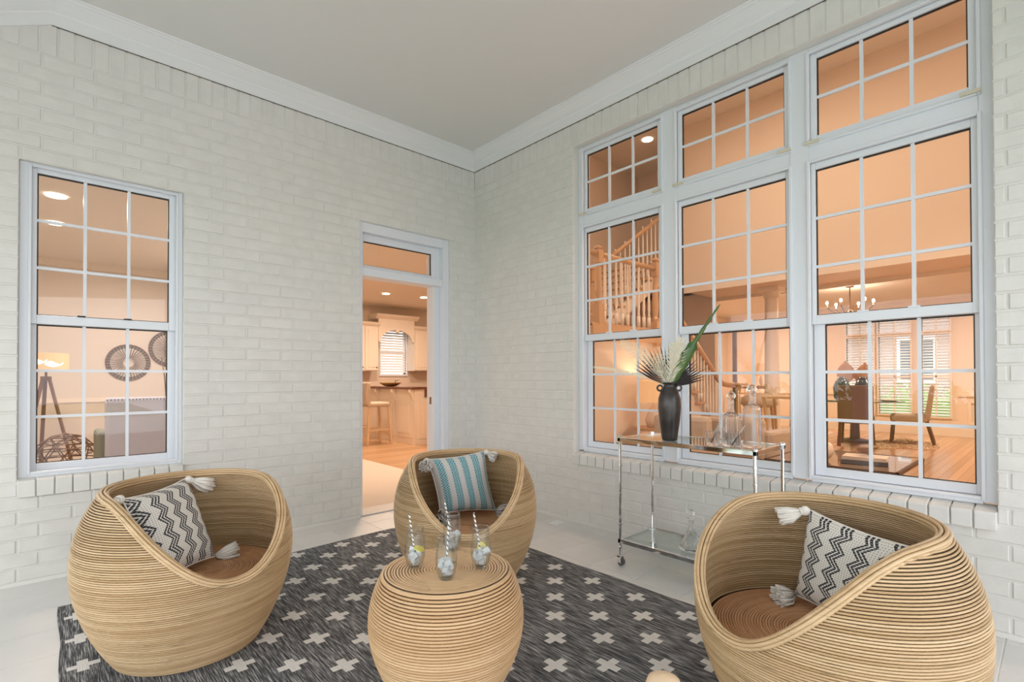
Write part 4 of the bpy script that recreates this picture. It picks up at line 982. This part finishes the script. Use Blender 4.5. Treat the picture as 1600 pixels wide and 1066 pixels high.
mb.build('top_canes', MAT['rattan_light'], tb, smooth=True, fix=False, kind='stuff')
mb = MB()
for r, z in ((.1985, .4650), (.2095, .4665), (.2205, .4665), (.2300, .4615)): mb.tube([(r*math.cos(2*PI*k/80), r*math.sin(2*PI*k/80), z) for k in range(80)], .0060, 6, closed=True, tone=.5+.5*random.random(), up=(0, 0, 1))
mb.build('top_band', MAT['rattan_light'], tb, smooth=True, fix=False)
TT = RT+.4711

# ---- pillows
def pillow(name, TL, TR, BL, BR, th, mtl, tmat, lab, tass, nflip=1, knots=True):
    TL, TR, BL, BR = map(Vector, (TL, TR, BL, BR)); cen = (TL+TR+BL+BR)/4
    nrm = ((TR-TL).cross(BL-TL)).normalized()
    if nrm.dot(camp-cen) < 0: nrm = -nrm
    n = 30; root = empty(name, tuple(cen), lab, 'pillow')
    mb = MB()
    def P(u, v, s):
        # pinch the edges inwards between the corners
        e = .05; uu = u; vv = v
        pu = (1-(2*v-1)**2); pv = (1-(2*u-1)**2)
        uu = .5+(u-.5)*(1-e*pu*1.5); vv = .5+(v-.5)*(1-e*pv*1.5)
        p = TL*(1-uu)*(1-vv)+TR*uu*(1-vv)+BL*(1-uu)*vv+BR*uu*vv
        b = max(0, (1-(2*u-1)**4)*(1-(2*v-1)**4)); b = b**.62
        b *= 1+.05*math.sin(7*u+2*v)*math.sin(5*v+1)
        return p+nrm*s*th*b-cen
    for s in (1, -1):
        n0 = len(mb.v)
        for i in range(n+1):
            for j in range(n+1): mb.v.append(tuple(P(i/n, j/n, s)))
        for i in range(n):
            for j in range(n):
                a = n0+i*(n+1)+j; mb.uv[len(mb.f)] = [(i/n, j/n), ((i+1)/n, j/n), ((i+1)/n, (j+1)/n), (i/n, (j+1)/n)]; mb.f.append((a, a+n+1, a+n+2, a+1))
    mb.build('cover', mtl, root, smooth=True, fix=False)
    mb = MB()  # piped seam
    ed = [(i/n, 0) for i in range(n)]+[(1, i/n) for i in range(n)]+[(1-i/n, 1) for i in range(n)]+[(0, 1-i/n) for i in range(n)]
    mb.tube([P(u, v, 0) for u, v in ed], .004, 5, closed=True); mb.build('seam', tmat, root, smooth=True)
    for (cn, d, L, sp, kn_) in tass:
        c = {'TL': TL, 'TR': TR, 'BL': BL, 'BR': BR}[cn]-cen; d = Vector(d).normalized(); c = c+d*.006
        t = MB()
        if kn_: t.ball(tuple(c+d*.012), .019, 10, 8)
        q = d.orthogonal().normalized(); r2 = d.cross(q); st0 = c+d*(.026 if kn_ else .0)
        for k in range(84):
            a = random.uniform(0, 2*PI); rr = random.random()**.5; s0 = st0+(q*math.cos(a)+r2*math.sin(a))*.009*rr
            e_ = st0+d*L*random.uniform(.82, 1.05)+(q*math.cos(a)+r2*math.sin(a))*sp*rr; m_ = (s0+e_)/2+(q*math.cos(a)+r2*math.sin(a))*sp*.22*rr+Vector((0, 0, -.004))
            t.tube([s0, m_, e_], [.0032, .0042, .0036], 5)
        if kn_: t.tube([tuple(c+d*.027+(q*math.cos(a*.5)+r2*math.sin(a*.5))*.013) for a in range(13)], .004, 5)
        t.build('tassel', tmat, root, smooth=True)
    return root
pillow('throw_pillow', (-2.975, -1.435, .685), (-2.705, -1.135, .69), (-2.88, -1.60, .355), (-2.614, -1.318, .335), .065, MAT['pillow_bw'], MAT['tassel'],
       'black and white zigzag pillow in the chair nearest the left window', [('TL', (-.3, -.6, .1), .03, .006, 1), ('TR', (.75, .1, -.35), .100, .042, 1), ('BR', (.85, .05, .05), .095, .042, 0)])
pillow('throw_pillow', (-1.512, -1.45, .690), (-1.150, -1.55, .715), (-1.45, -1.50, .360), (-1.115, -1.620, .345), .062, MAT['pillow_teal'], MAT['tassel_grey'],
       'teal and grey herringbone pillow in the far corner chair', [('TL', (-.5, -.6, -.30), .055, .042, 1), ('TR', (.5, -.55, -.35), .058, .038, 1), ('BL', (-.45, -.9, -.02), .095, .055, 0), ('BR', (.20, -1.0, .02), .10, .055, 0)])
pillow('throw_pillow', (-1.020, -3.385, .665), (-1.245, -3.745, .655), (-1.065, -3.345, .340), (-1.285, -3.690, .335), .062, MAT['pillow_bw'], MAT['tassel'],
       'black and white zigzag pillow in the large right chair', [('TL', (-.45, .75, -.25), .085, .034, 1), ('TR', (-.7, .1, -.25), .07, .034, 1), ('BL', (-.75, .35, .02), .085, .042, 0)])

# ---- drinks on the table
def tumbler(x, y, lab, straw_to, lem, seed):
    random.seed(seed)
    g_ = empty('stemless_glass', (x, y, TT), lab, 'glass', 'glasses of iced water on the table')
    pr = [(0, .0), (.024, .0), (.031, .012), (.0375, .045), (.038, .075), (.034, .115), (.0305, .146), (.0285, .146), (.0325, .113), (.0362, .074), (.0358, .045), (.0295, .016), (.022, .007), (0, .006)]
    MB().lathe(pr, 32).build('bowl', MAT['clear'], g_, smooth=True)
    MB().tube([(.0295*math.cos(a*PI/14), .0295*math.sin(a*PI/14), .1462) for a in range(28)], .0011, 6, closed=True).build('lip', MAT['crystal'], g_, smooth=True)
    MB().lathe([(0, .0078), (.022, .0085), (.029, .017), (.0350, .045), (.0352, .050), (0, .050)], 28).build('water', MAT['clear'], g_, smooth=True)
    mb = MB()
    for i in range(22):
        a = random.uniform(0, 2*PI); r = random.uniform(0.004, .024) if i > 3 else random.uniform(0, .012); s = random.uniform(.008, .0115); z = .018+i*.0022; c_ = Vector((r*math.cos(a), r*math.sin(a), z))
        m3 = Matrix.Rotation(random.uniform(0, 3), 3, Vector((random.random(), random.random(), random.random())).normalized()); n = len(mb.v)
        mb.v += [tuple(c_+m3 @ Vector((i_*s, j_*s, k_*s))*random.uniform(.8, 1.05)) for i_ in (-1, 1) for j_ in (-1, 1) for k_ in (-1, 1)]
        mb.f += [tuple(n+t for t in q) for q in ((0, 1, 3, 2), (4, 6, 7, 5), (0, 4, 5, 1), (2, 3, 7, 6), (0, 2, 6, 4), (1, 5, 7, 3))]
    mb.build('ice', MAT['ice_solid'], g_, kind='stuff')
    if lem:
        l_ = MB().lathe([(0, 0), (.021, 0), (.021, .004), (0, .004)], 24).build('lemon_slice', MAT['lemon'], g_, loc=(lem[0], lem[1], .066)); l_.rotation_euler = lem[2]
    s_ = MB(); sx_, sy_ = straw_to; s_.tube([(-sx_*.25, -sy_*.25, .012), (sx_, sy_, .200)], .0033, 8, uv=True); s = s_.build('paper_straw', MAT['straw'], smooth=True, fix=False)
    s.location = (x, y, TT); tag(s, 'striped paper straw standing in the '+lab.split(' glass')[0]+' glass', 'straw', 'striped paper straws in the glasses')
MAT['ice_solid'] = mat('frosty_ice', (.93, .94, .95), .12); MAT['ice_solid'].node_tree.nodes['Principled BSDF'].inputs['Transmission Weight'].default_value = .30
tumbler(-2.194, -2.425, 'leftmost glass of iced water on the table, lemon slice on top', (-.018, .012), (.012, -.008, (.25, .2, 0)), 1)
tumbler(-2.168, -2.589, 'frontmost glass of iced water, nearest the table front', (.017, .008), None, 2)
tumbler(-2.012, -2.587, 'rightmost glass of iced water, lemon leaning in it', (-.022, .014), (.012, .01, (.9, .4, 0)), 3)
tumbler(-1.980, -2.362, 'rearmost glass of iced water, behind the other three', (-.026, .018), None, 4)
random.seed(99)

# ---- bar cart
cx0, cx1, cy0, cy1 = -.553, -.158, -3.0, -2.15; ZT, ZL = .806, .168
bcart = empty('bar_cart', ((cx0+cx1)/2, (cy0+cy1)/2, 0), 'chrome two tier bar cart with glass shelves under the big windows', 'cart')
ox, oy = (cx0+cx1)/2, (cy0+cy1)/2
for z, nm in ((ZT, 'upper_frame'), (ZL, 'lower_frame')):
    mb = MB(); t = .020; h = .026
    mb.box(cx0-ox, cy0-oy, z-h, cx0-ox+t, cy1-oy, z).box(cx1-ox-t, cy0-oy, z-h, cx1-ox, cy1-oy, z).box(cx0-ox, cy0-oy, z-h, cx1-ox, cy0-oy+t, z).box(cx0-ox, cy1-oy-t, z-h, cx1-ox, cy1-oy, z)
    mb.build(nm, MAT['chrome'], bcart, bevel=.002)
    MB().box(cx0-ox+t, cy0-oy+t, z-.010, cx1-ox-t, cy1-oy-t, z-.003).build('glass_shelf', MAT['shelf_glass'], bcart)
for x in (cx0+.012, cx1-.012):
    for y in (cy0+.012, cy1-.012):
        l = MB().tube([(x-ox, y-oy, .075), (x-ox, y-oy, ZT-.02)], .0095, 12)
        for zz in (.26, .45, .63, .72):
            l.tube([(x-ox, y-oy, zz-.005), (x-ox, y-oy, zz+.005)], .0125, 12)
        l.tube([(x-ox, y-oy, .07), (x-ox, y-oy, .12)], .013, 12)
        lg = l.build('leg', MAT['chrome'], bcart, smooth=False)
        MB().lathe([(0, ZT-.004), (.016, ZT-.004), (.016, ZT+.006), (.010, ZT+.011), (0, ZT+.011)], 10, (x-ox, y-oy, 0)).build('finial', MAT['chrome'], lg)
        cs = MB().box(-.017, -.012, .02, -.011, .016, .062).box(.011, -.012, .02, .017, .016, .062).box(-.017, -.006, .055, .017, .016, .068).build('caster_fork', MAT['chrome'], lg, loc=(x-ox, y-oy, 0))
        wl = MB().lathe([(.004, -.010), (.024, -.010), (.026, 0), (.024, .010), (.004, .010)], 16).build('wheel', mat('grey_rubber', (.10, .10, .10), .5), lg, loc=(x-ox, y-oy-.004, .0265)); wl.rotation_euler = (0, PI/2, 0)
# vase and what stands in it
VX, VY = -.462, -2.462; VZ = ZT+.0005
vz = empty('handled_vase', (VX, VY, VZ), 'tall dark stoneware vase with two small loop handles on the bar cart', 'vase')
MB().lathe([(0, 0), (.042, 0), (.046, .008), (.050, .05), (.060, .12), (.066, .19), (.064, .25), (.052, .29), (.035, .315), (.033, .33), (.036, .338), (.044, .343), (.040, .346), (.030, .335), (.028, .31), (0, .30)], 36).build('body', MAT['vase'], vz, smooth=True)
vd = Vector((.738, -.675, 0))
for s in (-1, 1):
    c_ = vd*s*.056+Vector((0, 0, .312)); MB().tube([tuple(c_+vd*math.cos(a*PI/8)*.016+Vector((0, 0, math.sin(a*PI/8)*.016))) for a in range(16)], .006, 7, closed=True).build('handle', MAT['vase'], vz, smooth=True)
NK = Vector((VX, VY, VZ+.31))
def frond(name, tip, mid, mtl, L, n, w, lab, grp, droop=.0, ang=50, taper=True, start=.25, stem=.0022, cup=0.):
    """pinnate frond: bezier stem from the vase neck with narrow leaflets either side"""
    p0 = Vector((0, 0, 0)); p1 = Vector(mid); p2 = Vector(tip); q = lambda t: p0*(1-t)**2+p1*2*t*(1-t)+p2*t*t
    root = empty(name, tuple(NK), lab, 'foliage', grp)
    MB().tube([q(i/16) for i in range(17)], [stem*(1-.7*i/16) for i in range(17)], 5).build('stem', mtl, root)
    mb = MB(); view = Vector((-.79, -.6, -.05)).normalized()
    for i in range(n):
        t = start+(1-start)*i/n; p = q(t); T_ = (q(min(1, t+.02))-q(t-.02)).normalized(); side = T_.cross(view).normalized()
        ll = L*(math.sin(PI*min(1, (t-start)/(1-start)*.85+.12))**.6)*random.uniform(.85, 1.1)
        for s in (-1, 1):
            a = math.radians(ang*random.uniform(.85, 1.1)); d = (T_*math.cos(a)+side*s*math.sin(a)+view*cup*random.uniform(-.6, .6)).normalized(); wv = d.cross(view).normalized()*w
            e1 = p+d*ll*.5+Vector((0, 0, -droop*ll*.2)); e2 = p+d*ll+Vector((0, 0, -droop*ll)); k = len(mb.v)
            mb.v += [tuple(p-wv*.4), tuple(p+wv*.4), tuple(e1+wv), tuple(e1-wv), tuple(e2)]; mb.f += [(k, k+1, k+2, k+3), (k+3, k+2, k+4)]
    mb.build('leaflets', mtl, root, fix=False, kind='stuff'); return root
gB = 'bleached palm fronds in the vase'
R3 = Vector((.738, -.675, 0)); U3 = Vector((0, 0, 1))
def pv(rx_, up, back=0): return tuple(R3*rx_+U3*up+Vector((.66, .72, 0))*back)
frond('bleached_frond', pv(-.29, .28, .02), pv(-.10, .20), MAT['cream_frond'], .080, 30, .0022, 'bleached palm frond arching up and left out of the vase', gB, .15, 42, start=.2, cup=.5)
frond('bleached_frond', pv(-.45, .13, .02), pv(-.17, .10), MAT['cream_frond'], .055, 34, .0012, 'thin bleached palm frond reaching far left out of the vase', gB, .1, 16, start=.35, cup=.3)
frond('bleached_frond', pv(.02, .27, -.03), pv(.02, .14, -.02), MAT['cream_frond'], .085, 30, .0026, 'broad bleached palm frond upright in the middle of the vase', gB, .1, 40, start=.12, cup=.6)
frond('bleached_frond', pv(-.07, .21, -.04), pv(-.05, .10, -.02), MAT['cream_frond'], .06, 20, .0022, 'short bleached palm frond low at the left of the vase mouth', gB, .2, 45, start=.1, cup=.6)
frond('bleached_frond', pv(.075, .30, .0), pv(.05, .16, .0), MAT['cream_frond'], .085, 28, .0026, 'bleached palm frond leaning right beside the green leaf', gB, .1, 35, start=.2, cup=.5)
def fan(a0, a1, n, R, lab, off=0):
    root = empty('dark_fan_leaf', tuple(NK+Vector((.66, .72, 0))*off), lab, 'foliage', 'dark dried fan leaves in the vase'); mb = MB()
    for i in range(n):
        a = math.radians(a0+(a1-a0)*i/(n-1)); d = R3*math.cos(a)+U3*math.sin(a); w_ = (R3*-math.sin(a)+U3*math.cos(a)); k = len(mb.v); r = R*random.uniform(.9, 1.05)
        back = Vector((.66, .72, 0))
        mb.v += [tuple(d*.01), tuple(d*r*.55+w_*.0062), tuple(d*r*.55-back*.003), tuple(d*r*.55-w_*.0062), tuple(d*r)]
        mb.f += [(k, k+1, k+2), (k, k+2, k+3), (k+1, k+4, k+2), (k+2, k+4, k+3)]
    mb.build('segments', MAT['dark_frond'], root, fix=False, kind='stuff'); MB().tube([(0, 0, -.12), (0, 0, .02)], .004, 6).build('stalk', MAT['dark_frond'], root)
fan(90, 150, 12, .275, 'dark dried palm fan spreading left behind the pale fronds', .01); fan(14, 64, 12, .245, 'dark dried palm fan spreading right beside the green leaf', .012)
# long green blade leaf
root = empty('green_blade_leaf', tuple(NK), 'long twisted green strap leaf rising highest from the vase', 'foliage')
mb = MB(); p1 = Vector(pv(.10, .22, -.03)); p2 = Vector(pv(.30, .50, -.02)); n = 26
for i in range(n+1):
    t = i/n; p = p1*2*t*(1-t)+p2*t*t; T_ = (p1*(2-4*t)+p2*2*t).normalized(); sd = T_.cross(Vector((-.66, -.72, 0))).normalized()
    w_ = .030*math.sin(PI*min(1, t*.95+.05)**.72)**1.1*(1+.10*math.sin(i*1.9))*(1 if t < .62 else .75)+.003
    if t > .55: w_ = .014-.010*(t-.55)/.45+.002*math.sin(i*2.1)
    for s in (-1, 0, 1): mb.v.append(tuple(p+sd*w_*s+Vector((.66, .72, 0))*(.006*abs(s))))
for i in range(n):
    for j in (0, 1): a = i*3+j; mb.f.append((a, a+1, a+4, a+3))
o = mb.build('blade', MAT['green_leaf'], root, fix=False, smooth=True); md = o.modifiers.new('solid', 'SOLIDIFY'); md.thickness = .0012
# crystal on the cart
def flute(n, amp): return lambda a, z: 1+amp*(abs(math.cos(n*a/2))-.5)
def decanter(x, y, z, prof, neck, lab, name='crystal_decanter', fl=(16, .06), seg=64, ball=.019, by=.0):
    d_ = empty(name, (x, y, z), lab, 'decanter', 'crystal decanters')
    MB().lathe(prof, seg, sq=flute(*fl)).build('body', MAT['crystal'], d_, smooth=False)
    s_ = MB().lathe([(0, neck-.012), (.010, neck-.012), (.013, neck+.004), (.016, neck+.006), (.008, neck+.012), (0, neck+.012)], 16)
    s_.ball((0, 0, neck+.012+ball*.9), ball, 10, 7); s_.build('stopper', MAT['crystal'], d_, smooth=False); return d_
dz = ZT+.0005
decanter(-.452, -2.828, dz, [(0, 0), (.043, 0), (.046, .006), (.046, .15), (.043, .165), (.020, .185), (.015, .20), (.015, .235), (.019, .240), (.013, .240), (.011, .20), (.036, .158), (.040, .150), (.040, .012), (0, .012)], .240, 'round fluted crystal decanter, left of the two on the cart top', fl=(20, .07), ball=.024)
decanter(-.420, -2.925, dz, [(0, 0), (.043, 0), (.045, .006), (.045, .20), (.040, .215), (.018, .232), (.014, .245), (.014, .27), (.018, .275), (.012, .275), (.010, .24), (.034, .21), (.039, .20), (.039, .012), (0, .012)], .275, 'tall square shouldered crystal decanter at the right end of the cart top', fl=(4, .05), seg=48, ball=.026)
decanter(-.405, -2.565, ZL+.0005, [(0, 0), (.060, 0), (.066, .008), (.060, .03), (.040, .075), (.018, .115), (.014, .13), (.014, .175), (.022, .185), (.014, .185), (.010, .13), (.034, .072), (.052, .03), (.055, .012), (0, .012)], .185, 'ship shaped crystal decanter on the lower glass shelf', fl=(14, .10), ball=.020)
for i, (x, y, lab, sw) in enumerate(((-.500, -2.745, 'cut crystal tumbler left of the decanters on the cart top', 1), (-.515, -2.866, 'cut crystal tumbler in front of the tall decanter', 1), (-.37, -2.735, 'cut crystal tumbler standing behind on the cart top', 0))):
    t_ = empty('crystal_tumbler', (x, y, dz), lab, 'glass', 'cut crystal tumblers on the cart')
    MB().lathe([(0, 0), (.028, 0), (.031, .004), (.037, .075), (.034, .075), (.029, .012), (0, .010)], 48, sq=flute(16, .09)).build('bowl', MAT['crystal'], t_)
    MB().tube([(.0355*math.cos(a*PI/12), .0355*math.sin(a*PI/12), .0755) for a in range(24)], .0015, 5, closed=True).build('lip', MAT['crystal'], t_, smooth=True)
    if sw:
        s = MB().tube([(-.008, .004, .014), (.030+.02*i, -.026-.012*i, .125-.01*i)], .0033, 8, uv=True).build('paper_straw', MAT['straw'], smooth=True, fix=False, loc=(x, y, dz)); tag(s, 'striped paper straw slanting in the tumbler '+['left of the decanters', 'in front of the tall decanter'][i], 'straw', 'striped paper straws on the cart')
book('book', (-.40, -2.775, ZL+.0005), (.15, .215, .018), .12, MAT['book_pink'], 'pink book at the bottom of the pile on the lower cart shelf', 'books on the cart'); book('book', (-.40, -2.78, ZL+.019), (.145, .21, .018), .05, MAT['book_pink'], 'pink book in the middle of the pile on the lower cart shelf', 'books on the cart')
book('book', (-.39, -2.79, ZL+.0375), (.14, .20, .014), -.05, MAT['book_grey'], 'dark thin book on top of the pile on the lower cart shelf', 'books on the cart')
# small things
o = MB().box(-.062, -.045, 0, .062, .045, .006).build('floor_register', MAT['white'], loc=(-.155, -1.262, .0)); o.modifiers.new('b', 'BEVEL').width = .002; tag(o, 'small white register plate on the tiles near the room corner', 'plate')
mb = MB(); mb.tube([(-.012, 0, .055), (-.012, 0, -.02), (-.016, .006, -.035), (-.020, .020, -.045), (-.024, .030, -.038)], .0028, 6).tube([(-.004, 0, .055), (-.014, 0, .055)], .005, 6)
o = mb.build('wall_hook', MAT['brick'], smooth=True, loc=(-.002, -.575, 1.50)); tag(o, 'small painted hook on the brick wall left of the windows', 'hook')
ks = empty('wooden_knob_stand', (-1.972, -3.318, RT), 'pale wooden stand whose rounded top just enters the bottom edge', 'stand')
MB().lathe([(.026, .30), (.045, .315), (.050, .335), (.042, .358), (.022, .370), (0, .373)], 28).build('knob', MAT['pale_wood'], ks, smooth=True)
MB().lathe([(.10, 0), (.10, .015), (.03, .03), (.018, .06), (.018, .30), (.026, .305)], 20).build('post', MAT['pale_wood'], ks, smooth=True)
